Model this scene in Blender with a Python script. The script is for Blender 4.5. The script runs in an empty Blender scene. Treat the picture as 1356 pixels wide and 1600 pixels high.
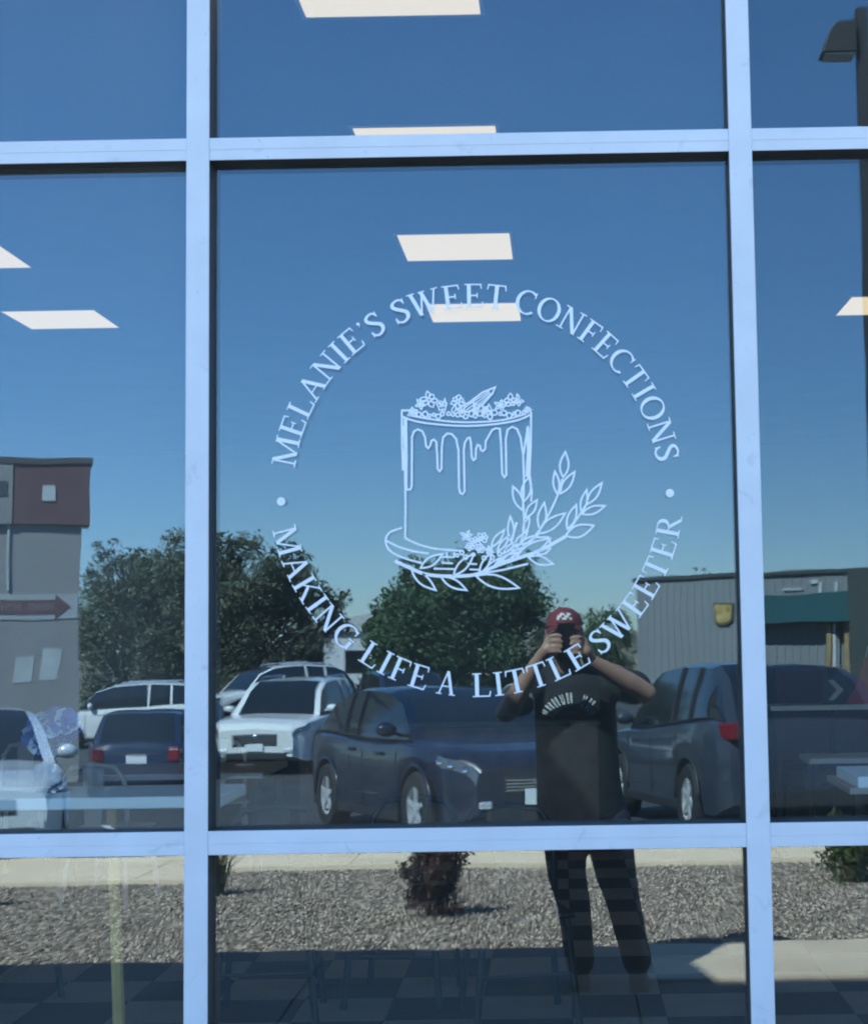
import bpy, bmesh, math, random
import numpy as np
from mathutils import Vector, Matrix
from mathutils.bvhtree import BVHTree

R = math.radians
rng = random.Random(7)
scene = bpy.context.scene
COL = scene.collection

# ------------------------------------------------------------------ camera
# a phone held at eye height 3.29 m from the glass, tilted up a little, photo cropped off centre
EYE = Vector((0.0, -3.29, 1.60))
F_PX, PP_X, PP_Y = 2350.0, 859.8, 800.0          # for a 1356 x 1600 picture
PITCH, YAW, ROLL = 0.0785976, -0.0061161, -0.0157857
cam_f = Vector((math.sin(YAW) * math.cos(PITCH), math.cos(YAW) * math.cos(PITCH), math.sin(PITCH)))
_r0 = cam_f.cross(Vector((0, 0, 1))).normalized()
_u0 = _r0.cross(cam_f)
cam_r = math.cos(ROLL) * _r0 + math.sin(ROLL) * _u0
cam_u = math.cos(ROLL) * _u0 - math.sin(ROLL) * _r0
cd = bpy.data.cameras.new("camera")
cam = bpy.data.objects.new("camera", cd)
COL.objects.link(cam)
cam.matrix_world = Matrix((
    (cam_r.x, cam_u.x, -cam_f.x, EYE.x),
    (cam_r.y, cam_u.y, -cam_f.y, EYE.y),
    (cam_r.z, cam_u.z, -cam_f.z, EYE.z),
    (0, 0, 0, 1)))
cd.sensor_width = 36.0
cd.sensor_fit = 'AUTO'
cd.lens = F_PX / 1600.0 * 36.0
cd.shift_x = (678.0 - PP_X) / 1600.0
cd.shift_y = 0.0
cd.clip_start = 0.1
cd.clip_end = 2000
scene.camera = cam

# ------------------------------------------------------------------ sky, sun, exposure
SUN_EL, SUN_AZ = R(46), R(55)                     # light travels towards +X and -Y
travel = Vector((math.cos(SUN_EL) * math.cos(SUN_AZ), -math.cos(SUN_EL) * math.sin(SUN_AZ), -math.sin(SUN_EL)))
world = bpy.data.worlds.new("World")
scene.world = world
world.use_nodes = True
nt = world.node_tree
nt.nodes.clear()
out = nt.nodes.new("ShaderNodeOutputWorld")
bg = nt.nodes.new("ShaderNodeBackground")
sky = nt.nodes.new("ShaderNodeTexSky")
sky.sky_type = 'NISHITA'
sky.sun_disc = False
sky.sun_elevation = SUN_EL
sky.sun_rotation = math.atan2(travel.x, -travel.y)
sky.altitude = 1400
sky.air_density = 1.0
sky.dust_density = 0.05
sky.ozone_density = 2.5
bg.inputs["Strength"].default_value = 0.102
gm = nt.nodes.new("ShaderNodeGamma")               # flatten the steep clear-sky gradient, as the phone's tone curve does
gm.inputs["Gamma"].default_value = 0.61
hs = nt.nodes.new("ShaderNodeHueSaturation")
hs.inputs["Saturation"].default_value = 1.40
nt.links.new(sky.outputs[0], gm.inputs["Color"])
nt.links.new(gm.outputs[0], hs.inputs["Color"])
tn = nt.nodes.new("ShaderNodeMix")                 # the phone's cool white balance
tn.data_type = 'RGBA'; tn.blend_type = 'MULTIPLY'; tn.inputs[0].default_value = 1.0
tn.inputs[7].default_value = (0.92, 1.05, 1.18, 1)
nt.links.new(hs.outputs[0], tn.inputs[6])
nt.links.new(tn.outputs[2], bg.inputs[0])
nt.links.new(bg.outputs[0], out.inputs[0])
sd = bpy.data.lights.new("sun", 'SUN')
sd.energy = 3.2
sd.angle = R(0.53)
sd.color = (1.0, 0.95, 0.87)
sun = bpy.data.objects.new("sun", sd)
COL.objects.link(sun)
sun.rotation_euler = travel.to_track_quat('-Z', 'Y').to_euler()
sun.location = (-8, 8, 12)

vs = scene.view_settings
vs.view_transform = 'Standard'
vs.look = 'None'
vs.exposure = 2.9
vs.gamma = 1.0
vs.use_curve_mapping = False
scene.cycles.filter_width = 2.1                    # a phone lens is not pixel sharp
scene.cycles.use_denoising = True
scene.cycles.denoiser = 'OPENIMAGEDENOISE'
scene.cycles.max_bounces = 7
scene.cycles.diffuse_bounces = 3
scene.cycles.transparent_max_bounces = 16
scene.cycles.caustics_reflective = False
scene.cycles.caustics_refractive = False
scene.cycles.sample_clamp_indirect = 6.0

# ------------------------------------------------------------------ materials
MATS = {}
def mat(name, col=(0.5, 0.5, 0.5), rough=0.5, metal=0.0, var=0.0, vscale=8.0, col2=None, bump=0.0, bscale=60.0,
        coat=0.0, emit=None, estr=0.0, spec=0.5, detail=4.0):
    if name in MATS:
        return MATS[name]
    m = bpy.data.materials.new(name)
    m.use_nodes = True
    t = m.node_tree
    b = t.nodes["Principled BSDF"]
    b.inputs["Base Color"].default_value = (*col, 1)
    b.inputs["Roughness"].default_value = rough
    b.inputs["Metallic"].default_value = metal
    b.inputs["Specular IOR Level"].default_value = spec
    if coat:
        b.inputs["Coat Weight"].default_value = coat
        b.inputs["Coat Roughness"].default_value = 0.04
    if emit:
        b.inputs["Emission Color"].default_value = (*emit, 1)
        b.inputs["Emission Strength"].default_value = estr
    if var or col2 or bump:
        tc = t.nodes.new("ShaderNodeTexCoord")
    if var or col2:
        n = t.nodes.new("ShaderNodeTexNoise")
        n.inputs["Scale"].default_value = vscale
        n.inputs["Detail"].default_value = detail
        t.links.new(tc.outputs["Object"], n.inputs["Vector"])
        r = t.nodes.new("ShaderNodeValToRGB")
        r.color_ramp.elements[0].position = 0.3
        r.color_ramp.elements[1].position = 0.7
        if col2 is None:
            a = [c * (1 - var) for c in col]
            c2 = [min(1, c * (1 + var)) for c in col]
        else:
            a, c2 = col, col2
        r.color_ramp.elements[0].color = (*a, 1)
        r.color_ramp.elements[1].color = (*c2, 1)
        t.links.new(n.outputs["Fac"], r.inputs[0])
        t.links.new(r.outputs[0], b.inputs["Base Color"])
    if bump:
        n2 = t.nodes.new("ShaderNodeTexNoise")
        n2.inputs["Scale"].default_value = bscale
        n2.inputs["Detail"].default_value = 5
        t.links.new(tc.outputs["Object"], n2.inputs["Vector"])
        bp = t.nodes.new("ShaderNodeBump")
        bp.inputs["Strength"].default_value = bump
        bp.inputs["Distance"].default_value = 0.02
        t.links.new(n2.outputs["Fac"], bp.inputs["Height"])
        t.links.new(bp.outputs[0], b.inputs["Normal"])
    MATS[name] = m
    return m

def glass_mat(name, refl, tint, wave=0.0, gcol=(1, 1, 1), dust_haze=0.0):
    m = bpy.data.materials.new(name)
    m.use_nodes = True
    t = m.node_tree
    t.nodes.clear()
    o = t.nodes.new("ShaderNodeOutputMaterial")
    mx = t.nodes.new("ShaderNodeMixShader")
    tr = t.nodes.new("ShaderNodeBsdfTransparent")
    gl = t.nodes.new("ShaderNodeBsdfGlossy")
    gl.inputs["Roughness"].default_value = 0.0
    gl.inputs["Color"].default_value = (*gcol, 1)
    tr.inputs["Color"].default_value = (*tint, 1)
    mx.inputs[0].default_value = refl
    t.links.new(tr.outputs[0], mx.inputs[1])
    t.links.new(gl.outputs[0], mx.inputs[2])
    t.links.new(mx.outputs[0], o.inputs[0])
    if wave or dust_haze:
        tc = t.nodes.new("ShaderNodeTexCoord")
    if dust_haze:                                          # thin dusty film with wiping smears, doubling as painted haze over reflections
        df = t.nodes.new("ShaderNodeBsdfDiffuse")
        df.inputs["Color"].default_value = (0.62, 0.66, 0.60, 1)
        m2 = t.nodes.new("ShaderNodeMixShader")
        mp = t.nodes.new("ShaderNodeMapping")
        mp.inputs["Scale"].default_value = (1.0, 1.0, 0.45)
        mp.inputs["Rotation"].default_value = (0, 0.5, 0)
        nz = t.nodes.new("ShaderNodeTexNoise")
        nz.inputs["Scale"].default_value = 2.6
        nz.inputs["Detail"].default_value = 5.0
        mr = t.nodes.new("ShaderNodeMapRange")
        mr.inputs["From Min"].default_value = 0.3; mr.inputs["From Max"].default_value = 0.75
        mr.inputs["To Min"].default_value = dust_haze * 0.6; mr.inputs["To Max"].default_value = dust_haze * 1.5
        t.links.new(tc.outputs["Object"], mp.inputs[0]); t.links.new(mp.outputs[0], nz.inputs["Vector"])
        t.links.new(nz.outputs["Fac"], mr.inputs[0]); t.links.new(mr.outputs[0], m2.inputs[0])
        t.links.new(mx.outputs[0], m2.inputs[1]); t.links.new(df.outputs[0], m2.inputs[2])
        t.links.new(m2.outputs[0], o.inputs[0])
    if wave:
        n = t.nodes.new("ShaderNodeTexNoise")
        n.inputs["Scale"].default_value = 3.0
        n.inputs["Detail"].default_value = 2.0
        bp = t.nodes.new("ShaderNodeBump")
        bp.inputs["Strength"].default_value = 1.0
        bp.inputs["Distance"].default_value = wave
        t.links.new(tc.outputs["Object"], n.inputs["Vector"])
        t.links.new(n.outputs["Fac"], bp.inputs["Height"])
        t.links.new(bp.outputs[0], gl.inputs["Normal"])
    return m

# the sky's brighter left side is put into each bay's reflectance (left, middle, right)
BAY_REFL = {1: 1.10, 2: 1.0, 3: 0.88}
M_OUTER = {k: glass_mat("coated outer glass", 0.105 * q, (0.88, 0.93, 0.92), 0.00032, (0.60, 0.82, 1.0), dust_haze={1: .048, 2: .020, 3: .014}[k]) for k, q in BAY_REFL.items()}
M_EDGE = mat("glass edge", (0.05, 0.12, 0.1), 0.2)
M_INNER = {k: glass_mat("inner glass", 0.082 * q, (0.93, 0.95, 0.94), 0.0, (0.60, 0.82, 1.0)) for k, q in BAY_REFL.items()}
M_OUTER_LOW = glass_mat("uncoated lower glass", 0.108, (0.88, 0.93, 0.91), 0.00032, (0.98, 1.0, 0.95), dust_haze=.018)
M_INNER_LOW = glass_mat("uncoated lower inner glass", 0.075, (0.93, 0.95, 0.94), 0.0, (0.98, 1.0, 0.96))
M_ALU = mat("clear anodised aluminium", (0.69, 0.71, 0.74), 0.42, 0.0, var=0.05, vscale=7, bump=0.06, bscale=25)
def smudge(m, scale, lo, hi, dark):
    t = m.node_tree
    b = t.nodes["Principled BSDF"]
    src = b.inputs["Base Color"].links[0].from_socket
    tc = t.nodes.new("ShaderNodeTexCoord")
    n = t.nodes.new("ShaderNodeTexNoise"); n.inputs["Scale"].default_value = scale; n.inputs["Detail"].default_value = 6
    n.inputs["Distortion"].default_value = 0.6
    mr = t.nodes.new("ShaderNodeMapRange"); mr.inputs["From Min"].default_value = lo; mr.inputs["From Max"].default_value = hi
    mr.inputs["To Min"].default_value = 0.0; mr.inputs["To Max"].default_value = 1.0
    mx = t.nodes.new("ShaderNodeMix"); mx.data_type = 'RGBA'; mx.blend_type = 'MULTIPLY'
    mx.inputs[7].default_value = (*dark, 1)
    t.links.new(tc.outputs["Object"], n.inputs["Vector"]); t.links.new(n.outputs["Fac"], mr.inputs[0])
    t.links.new(mr.outputs[0], mx.inputs[0]); t.links.new(src, mx.inputs[6])
    t.links.new(mx.outputs[2], b.inputs["Base Color"])
smudge(M_ALU, 22, 0.63, 0.80, (0.72, 0.74, 0.77))
smudge(M_ALU, 70, 0.71, 0.78, (0.6, 0.6, 0.62))
M_GASKET = mat("black rubber gasket", (0.012, 0.013, 0.015), 0.6)
M_RET = mat("dark bronze frame return", (0.055, 0.058, 0.064), 0.55)
M_VINYL = mat("white vinyl film", (0.88, 0.89, 0.90), 0.45, var=0.03, vscale=30)

# ------------------------------------------------------------------ mesh helpers
class MB:
    def __init__(s):
        s.v, s.f, s.mi = [], [], []
    def add(s, vs_, fs, k=0):
        b = len(s.v)
        s.v += [tuple(p) for p in vs_]
        s.f += [tuple(b + i for i in q) for q in fs]
        s.mi += [k] * len(fs)
        return s
    def box(s, lo, hi, k=0):
        x0, y0, z0 = lo
        x1, y1, z1 = hi
        return s.add([(x0, y0, z0), (x1, y0, z0), (x1, y1, z0), (x0, y1, z0), (x0, y0, z1), (x1, y0, z1), (x1, y1, z1), (x0, y1, z1)],
                     [(0, 3, 2, 1), (4, 5, 6, 7), (0, 1, 5, 4), (1, 2, 6, 5), (2, 3, 7, 6), (3, 0, 4, 7)], k)
    def obox(s, c, ax, ay, az, k=0):
        c, ax, ay, az = Vector(c), Vector(ax), Vector(ay), Vector(az)
        p = [c + i * ax + j * ay + l * az for l in (-1, 1) for j in (-1, 1) for i in (-1, 1)]
        return s.add(p, [(0, 2, 3, 1), (4, 5, 7, 6), (0, 1, 5, 4), (1, 3, 7, 5), (3, 2, 6, 7), (2, 0, 4, 6)], k)
    def tube(s, pts, rad, n=10, k=0, cap=True):
        pts = [Vector(p) for p in pts]
        if not hasattr(rad, '__len__'):
            rad = [rad] * len(pts)
        rings = []
        up = Vector((0, 0, 1))
        for i, p in enumerate(pts):
            d = (pts[min(i + 1, len(pts) - 1)] - pts[max(i - 1, 0)]).normalized()
            a = d.cross(up)
            if a.length < 0.05:
                a = d.cross(Vector((1, 0, 0)))
            a.normalize()
            b = d.cross(a)
            rings.append([p + rad[i] * (math.cos(2 * math.pi * j / n) * a + math.sin(2 * math.pi * j / n) * b) for j in range(n)])
        vv = [q for r_ in rings for q in r_]
        ff = []
        for i in range(len(pts) - 1):
            for j in range(n):
                ff.append((i * n + j, i * n + (j + 1) % n, (i + 1) * n + (j + 1) % n, (i + 1) * n + j))
        if cap:
            ff.append(tuple(range(n))[::-1])
            ff.append(tuple((len(pts) - 1) * n + j for j in range(n)))
        return s.add(vv, ff, k)
    def ell(s, c, r, n=16, m=10, rot=None, k=0):
        c = Vector(c)
        vv = [Vector((0, 0, -1))]
        for i in range(1, m):
            t = math.pi * i / m
            for j in range(n):
                a = 2 * math.pi * j / n
                vv.append(Vector((math.sin(t) * math.cos(a), math.sin(t) * math.sin(a), -math.cos(t))))
        vv.append(Vector((0, 0, 1)))
        o = []
        for q in vv:
            q = Vector((q.x * r[0], q.y * r[1], q.z * r[2]))
            if rot is not None:
                q = rot @ q
            o.append(c + q)
        ff = [(0, 1 + (j + 1) % n, 1 + j) for j in range(n)]
        for i in range(m - 2):
            for j in range(n):
                ff.append((1 + i * n + j, 1 + i * n + (j + 1) % n, 1 + (i + 1) * n + (j + 1) % n, 1 + (i + 1) * n + j))
        l = len(vv) - 1
        ff += [(l, 1 + (m - 2) * n + j, 1 + (m - 2) * n + (j + 1) % n) for j in range(n)]
        return s.add(o, ff, k)
    def capsule(s, p0, r0, p1, r1, n=14):
        p0, p1 = Vector(p0), Vector(p1)
        d = (p1 - p0)
        L = d.length
        d.normalize()
        pts, rad = [], []
        for i in range(6):
            t = math.pi / 2 * i / 5
            pts.append(p0 - d * r0 * math.cos(t)); rad.append(max(1e-4, r0 * math.sin(t)))
        for i in range(6):
            t = math.pi / 2 * i / 5
            pts.append(p1 + d * r1 * math.sin(t)); rad.append(max(1e-4, r1 * math.cos(t)))
        a = d.cross(Vector((0, 0, 1)))
        if a.length < 0.05:
            a = d.cross(Vector((1, 0, 0)))
        a.normalize(); b = d.cross(a)
        vv = [p + q * (math.cos(2 * math.pi * j / n) * a + math.sin(2 * math.pi * j / n) * b) for p, q in zip(pts, rad) for j in range(n)]
        ff = []
        for i in range(len(pts) - 1):
            for j in range(n):
                ff.append((i * n + j, i * n + (j + 1) % n, (i + 1) * n + (j + 1) % n, (i + 1) * n + j))
        ff.append(tuple(range(n))[::-1]); ff.append(tuple((len(pts) - 1) * n + j for j in range(n)))
        return s.add(vv, ff)
    def prism(s, poly, axis, a, b, k=0):
        """extrude a polygon (list of 2D points) along axis 'x','y','z' from a to b"""
        def P(u, w, t):
            return {'x': (t, u, w), 'y': (u, t, w), 'z': (u, w, t)}[axis]
        n = len(poly)
        vv = [P(u, w, a) for u, w in poly] + [P(u, w, b) for u, w in poly]
        ff = [tuple(range(n)), tuple(range(2 * n - 1, n - 1, -1))]
        for i in range(n):
            ff.append((i, n + i, n + (i + 1) % n, (i + 1) % n))
        return s.add(vv, ff, k)
    def lathe(s, prof, axis_c, n=24, axis='y', k=0):
        """prof: list of (radius, offset along axis), closed loop"""
        c = Vector(axis_c)
        m = len(prof)
        vv = []
        for j in range(n):
            a = 2 * math.pi * j / n
            for r_, o in prof:
                if axis == 'y':
                    vv.append(c + Vector((r_ * math.cos(a), o, r_ * math.sin(a))))
                else:
                    vv.append(c + Vector((r_ * math.cos(a), r_ * math.sin(a), o)))
        ff = []
        for j in range(n):
            for i in range(m):
                ff.append((j * m + i, j * m + (i + 1) % m, ((j + 1) % n) * m + (i + 1) % m, ((j + 1) % n) * m + i))
        return s.add(vv, ff, k)
    def mesh(s, name, mats, smooth=False, fix=True):
        me = bpy.data.meshes.new(name)
        me.from_pydata(s.v, [], s.f)
        for m in (mats if isinstance(mats, (list, tuple)) else [mats]):
            me.materials.append(m)
        if len(me.materials) > 1:
            me.polygons.foreach_set("material_index", s.mi)
        if fix:
            bm = bmesh.new(); bm.from_mesh(me)
            bmesh.ops.recalc_face_normals(bm, faces=bm.faces)
            bm.to_mesh(me); bm.free()
        if smooth:
            me.polygons.foreach_set("use_smooth", [True] * len(me.polygons))
        me.update()
        return me
    def obj(s, name, mats, parent=None, smooth=False, fix=True, bevel=0.0):
        o = bpy.data.objects.new(name, s.mesh(name, mats, smooth, fix))
        COL.objects.link(o)
        o.parent = parent
        if bevel:
            b = o.modifiers.new("bevel", 'BEVEL')
            b.width = bevel; b.segments = 2; b.limit_method = 'ANGLE'
        return o

def shade_auto(o, ang=40):
    me = o.data
    me.polygons.foreach_set("use_smooth", [True] * len(me.polygons))
    bm = bmesh.new(); bm.from_mesh(me)
    for e in bm.edges:
        if len(e.link_faces) == 2 and e.calc_face_angle(0) > R(ang):
            e.smooth = False
    bm.to_mesh(me); bm.free()
    return o

def empty(name, loc=(0, 0, 0), rz=0.0):
    o = bpy.data.objects.new(name, None)
    o.empty_display_size = 0.2
    COL.objects.link(o)
    o.location = loc
    o.rotation_euler = (0, 0, rz)
    return o

def tag(o, label=None, cat=None, group=None, kind=None):
    if label: o["label"] = label
    if cat: o["category"] = cat
    if group: o["group"] = group
    if kind: o["kind"] = kind
    return o

def remesh(name, mb, mats, vox, parent=None, smooth_it=4):
    me = mb.mesh(name, mats)
    o = bpy.data.objects.new(name, me)
    COL.objects.link(o)
    m = o.modifiers.new("r", 'REMESH'); m.mode = 'VOXEL'; m.voxel_size = vox; m.use_smooth_shade = True
    if smooth_it:
        k = o.modifiers.new("s", 'SMOOTH'); k.factor = 0.5; k.iterations = smooth_it
    dg = bpy.context.evaluated_depsgraph_get()
    dg.update()
    nm = bpy.data.meshes.new_from_object(o.evaluated_get(dg), depsgraph=dg)
    o.modifiers.clear()
    o.data = nm
    nm.name = name
    nm.materials.clear()
    for q in (mats if isinstance(mats, (list, tuple)) else [mats]):
        nm.materials.append(q)
    nm.polygons.foreach_set("use_smooth", [True] * len(nm.polygons))
    o.parent = parent
    return o

# ================================================================== SETTING: ground, gravel, kerb, car park
def lot_z(y):
    return max(-0.98, -0.45 + 0.0455 * (y + 11.71))
def bed_z(y):
    return -0.02 - max(0.0, (-4.45 - y)) * 0.066

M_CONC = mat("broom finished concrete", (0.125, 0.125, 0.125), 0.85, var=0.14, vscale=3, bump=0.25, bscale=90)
M_CONC2 = mat("pale walkway concrete", (0.53, 0.53, 0.465), 0.85, var=0.08, vscale=2, bump=0.2, bscale=70)
M_CONC_LIT = mat("sunlit pavement edge concrete", (0.40, 0.395, 0.35), 0.85, var=0.1, vscale=2, bump=0.2, bscale=70)
M_ASPH = mat("worn asphalt", (0.055, 0.055, 0.056), 0.9, var=0.25, vscale=1.5, bump=0.3, bscale=120)
M_SOIL = mat("dusty soil between stones", (0.13, 0.115, 0.095), 0.95, var=0.3, vscale=15, bump=0.5, bscale=60)

# pavement slabs along the shop front
pav = empty("pavement", (0, 0, 0))
tag(pav, kind="structure", label="concrete pavement in front of the shop window")
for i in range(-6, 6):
    for (y0, y1, m_) in ((-1.85, 0.0, M_CONC), (-3.68, -1.85, M_CONC), (-4.44, -3.68, M_CONC_LIT if i >= 0 else M_CONC)):  # edge row painted pale in the sun, dark in the building's shadow
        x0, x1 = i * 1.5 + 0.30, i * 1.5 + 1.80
        MB().box((x0 + 0.005, y0 + 0.005, -0.12), (x1 - 0.005, y1 - 0.005, 0.012 if m_ is M_CONC_LIT else 0.0)).obj("slab", m_, pav)
sub = MB().box((-9, -4.45, -0.3), (9, 1.0, -0.016)).obj("joint_bed", M_SOIL, pav)

# planting bed
g = MB()
ys = [-4.44, -5.5, -6.5, -7.5, -8.5, -9.14]
for i in range(len(ys) - 1):
    g.add([(-9, ys[i], bed_z(ys[i]) - .02), (9, ys[i], bed_z(ys[i]) - .02), (9, ys[i + 1], bed_z(ys[i + 1]) - .02), (-9, ys[i + 1], bed_z(ys[i + 1]) - .02)], [(3, 2, 1, 0)])
tag(g.obj("planting_bed", M_SOIL), kind="structure", label="bare soil of the planting bed under the gravel")

M_ST = [mat("grey landscaping stone", (0.165, 0.17, 0.17), 0.9, var=0.25, vscale=14),
        mat("pale landscaping stone", (0.37, 0.37, 0.355), 0.9, var=0.2, vscale=14),
        mat("brown landscaping stone", (0.095, 0.088, 0.082), 0.9, var=0.25, vscale=14)]
def make_gravel():
    nr = np.random.RandomState(3)
    base = np.array([(1, 0, 0), (-1, 0, 0), (0, 1, 0), (0, -1, 0), (0, 0, 1), (0, 0, -1)], float)
    fc = np.array([(0, 2, 4), (2, 1, 4), (1, 3, 4), (3, 0, 4), (2, 0, 5), (1, 2, 5), (3, 1, 5), (0, 3, 5)])
    N = 120000
    x = nr.uniform(-5.6, 3.6, N)
    y = nr.uniform(-9.12, -4.47, N)
    s_ = nr.uniform(0.0065, 0.0150, N)
    z = np.array([bed_z(q) for q in y]) + nr.uniform(-0.006, 0.012, N)
    V = base[None] * s_[:, None, None] * nr.uniform(0.6, 1.35, (N, 6, 3))
    V[:, :, 2] *= 0.75
    V += nr.normal(0, 0.15, (N, 6, 3)) * s_[:, None, None]
    a = nr.uniform(0, 6.28, N)
    c, sn = np.cos(a)[:, None], np.sin(a)[:, None]
    X = V[:, :, 0] * c - V[:, :, 1] * sn
    Y = V[:, :, 0] * sn + V[:, :, 1] * c
    V[:, :, 0], V[:, :, 1] = X, Y
    V += np.stack([x, y, z], -1)[:, None, :]
    Fs = fc[None] + (np.arange(N) * 6)[:, None, None]
    me = bpy.data.meshes.new("gravel")
    me.vertices.add(N * 6); me.vertices.foreach_set("co", V.ravel())
    me.loops.add(N * 24); me.loops.foreach_set("vertex_index", Fs.ravel())
    me.polygons.add(N * 8)
    me.polygons.foreach_set("loop_start", np.arange(N * 8) * 3)
    for m in M_ST: me.materials.append(m)
    me.polygons.foreach_set("material_index", np.repeat(nr.choice(3, N, p=[.5, .3, .2]), 8))
    me.update(); me.validate()
    o = bpy.data.objects.new("gravel", me)
    COL.objects.link(o)
    tag(o, "grey and tan gravel covering the planting bed", "gravel", kind="stuff")
make_gravel()

# walkway beyond the bed, with kerb
wk = empty("walkway")
tag(wk, kind="structure", label="pale concrete walkway between gravel bed and car park")
for i in range(-5, 5):
    MB().box((i * 1.8 + 0.004, -10.75, -0.6), (i * 1.8 + 1.796, -9.17, -0.33)).obj("slab", M_CONC2, wk)
MB().box((-9, -9.17, -0.5), (9, -9.13, -0.285)).obj("edging", M_CONC2, wk)
tag(MB().box((-30, -10.93, -0.8), (30, -10.76, -0.325)).obj("kerb", M_CONC2, bevel=0.015), kind="structure", label="concrete kerb of the car park")

# ground sheet
g = MB()
yy = [-10.7, -14, -18, -22, -23.36, -28.2, -34, -60]
for i in range(len(yy) - 1):
    g.add([(-40, yy[i], lot_z(yy[i])), (40, yy[i], lot_z(yy[i])), (40, yy[i + 1], lot_z(yy[i + 1])), (-40, yy[i + 1], lot_z(yy[i + 1]))], [(3, 2, 1, 0)])
tag(g.obj("car_park", M_ASPH), kind="structure", label="grey asphalt car park")
M_DRY = mat("dry ground", (0.20, 0.17, 0.11), 0.95, var=0.3, vscale=0.2, bump=0.3, bscale=3)
g = MB().add([(-1500, -1500, -1.6), (1500, -1500, -1.6), (1500, 1500, -1.6), (-1500, 1500, -1.6)], [(0, 1, 2, 3)])
tag(g.obj("ground", M_DRY), kind="structure", label="dry ground reaching the horizon")
# painted bay lines
M_LINE = mat("worn white road paint", (0.55, 0.55, 0.52), 0.8, var=0.25, vscale=6)
for k, x in enumerate((-9.2, -6.5, -3.8, -0.1, 3.4)):
    b = MB()
    y0, y1 = -11.0, -16.4
    b.add([(x, y0, lot_z(y0) + .006), (x + .1, y0, lot_z(y0) + .006), (x + .1 - 2.2, y1, lot_z(y1) + .006), (x - 2.2, y1, lot_z(y1) + .006)], [(0, 1, 2, 3)])
    tag(b.obj("bay_line", M_LINE), kind="structure", label="worn white parking bay line")

# ================================================================== THE SHOP: shell, storefront, interior
GLY = 0.010                                              # the glass sits 40 mm behind the frame face
XM = [-3.195, -1.992, -0.7896, 0.4130, 1.616, 2.818]     # mullion centres
ZT = [0.10, 1.157, 2.678, 3.95]                          # transom centres
HW = 0.0254
M_STUC = mat("sand coloured stucco", (0.42, 0.37, 0.30), 0.9, var=0.08, vscale=3, bump=0.4, bscale=120)
shell = empty("shop_building", (0, 0, 0))
tag(shell, "shop building around the glazed front, with stepped parapet", "building")
def wall(x0, x1, z0, z1, y0=0.02, y1=0.24, name="wall", m=M_STUC):
    return MB().box((x0, y0, z0), (x1, y1, z1)).obj(name, m, shell)
wall(-9, XM[0] - HW - .002, -0.1, 3.99)
wall(XM[-1] + HW + .002, 9, -0.1, 3.99)
# parapet outline above the glazing: high part on the left, sloping end, low part on the right
MB().prism([(-9, 3.993), (9, 3.993), (9, 4.61), (-1.87, 4.61), (-2.65, 5.69), (-9, 5.69)], 'y', 0.018, 0.242).obj("parapet", M_STUC, shell)
wall(-9, 9, 4.0, 4.12, 0.243, 13.0, "roof", mat("roof membrane", (0.4, 0.4, 0.38), 0.9))
wall(-9.0, -8.8, -0.1, 4.24, 0.243, 13.0, "side_wall")
wall(8.8, 9.0, -0.1, 4.24, 0.243, 13.0, "side_wall")
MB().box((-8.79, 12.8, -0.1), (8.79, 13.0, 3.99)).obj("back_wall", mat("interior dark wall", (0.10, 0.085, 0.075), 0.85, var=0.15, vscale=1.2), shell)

sf = empty("storefront_window", (0, 0, 0))
tag(sf, "aluminium framed storefront window grid reflecting sky, cars and trees", "window")
CAPF, CAPB = -0.030, -0.026
for i, x in enumerate(XM):
    b = MB().prism([(x - HW, CAPB), (x - HW, CAPF + .0015), (x - HW + .0015, CAPF), (x + HW - .0015, CAPF), (x + HW, CAPF + .0015), (x + HW, CAPB)], 'z', 0.05, 3.99)
    o = b.obj("mullion", M_ALU, sf)
    MB().box((x - HW + .002, CAPB + .0005, 0.05), (x + HW - .002, 0.10, 3.99)).obj("return", M_RET, o)
for i in range(len(XM) - 1):
    x0, x1 = XM[i] + HW + .0004, XM[i + 1] - HW - .0004
    for z in ZT:
        # two-part transom face with a shadow groove
        F0 = CAPF + .0025
        prof = [(CAPB, z - HW), (F0 + .001, z - HW), (F0, z - HW + .001), (F0, z - .0035), (F0 + .003, z - .0030), (F0 + .003, z - .0015), (F0, z - .0010),
                (F0, z + HW - .001), (F0 + .001, z + HW), (CAPB, z + HW)]
        o = MB().prism(prof, 'x', x0, x1).obj("transom", M_ALU, sf)
        MB().box((x0, CAPB + .0007, z - HW + .002), (x1, 0.09, z + HW - .002)).obj("return", M_RET, o)
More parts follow.
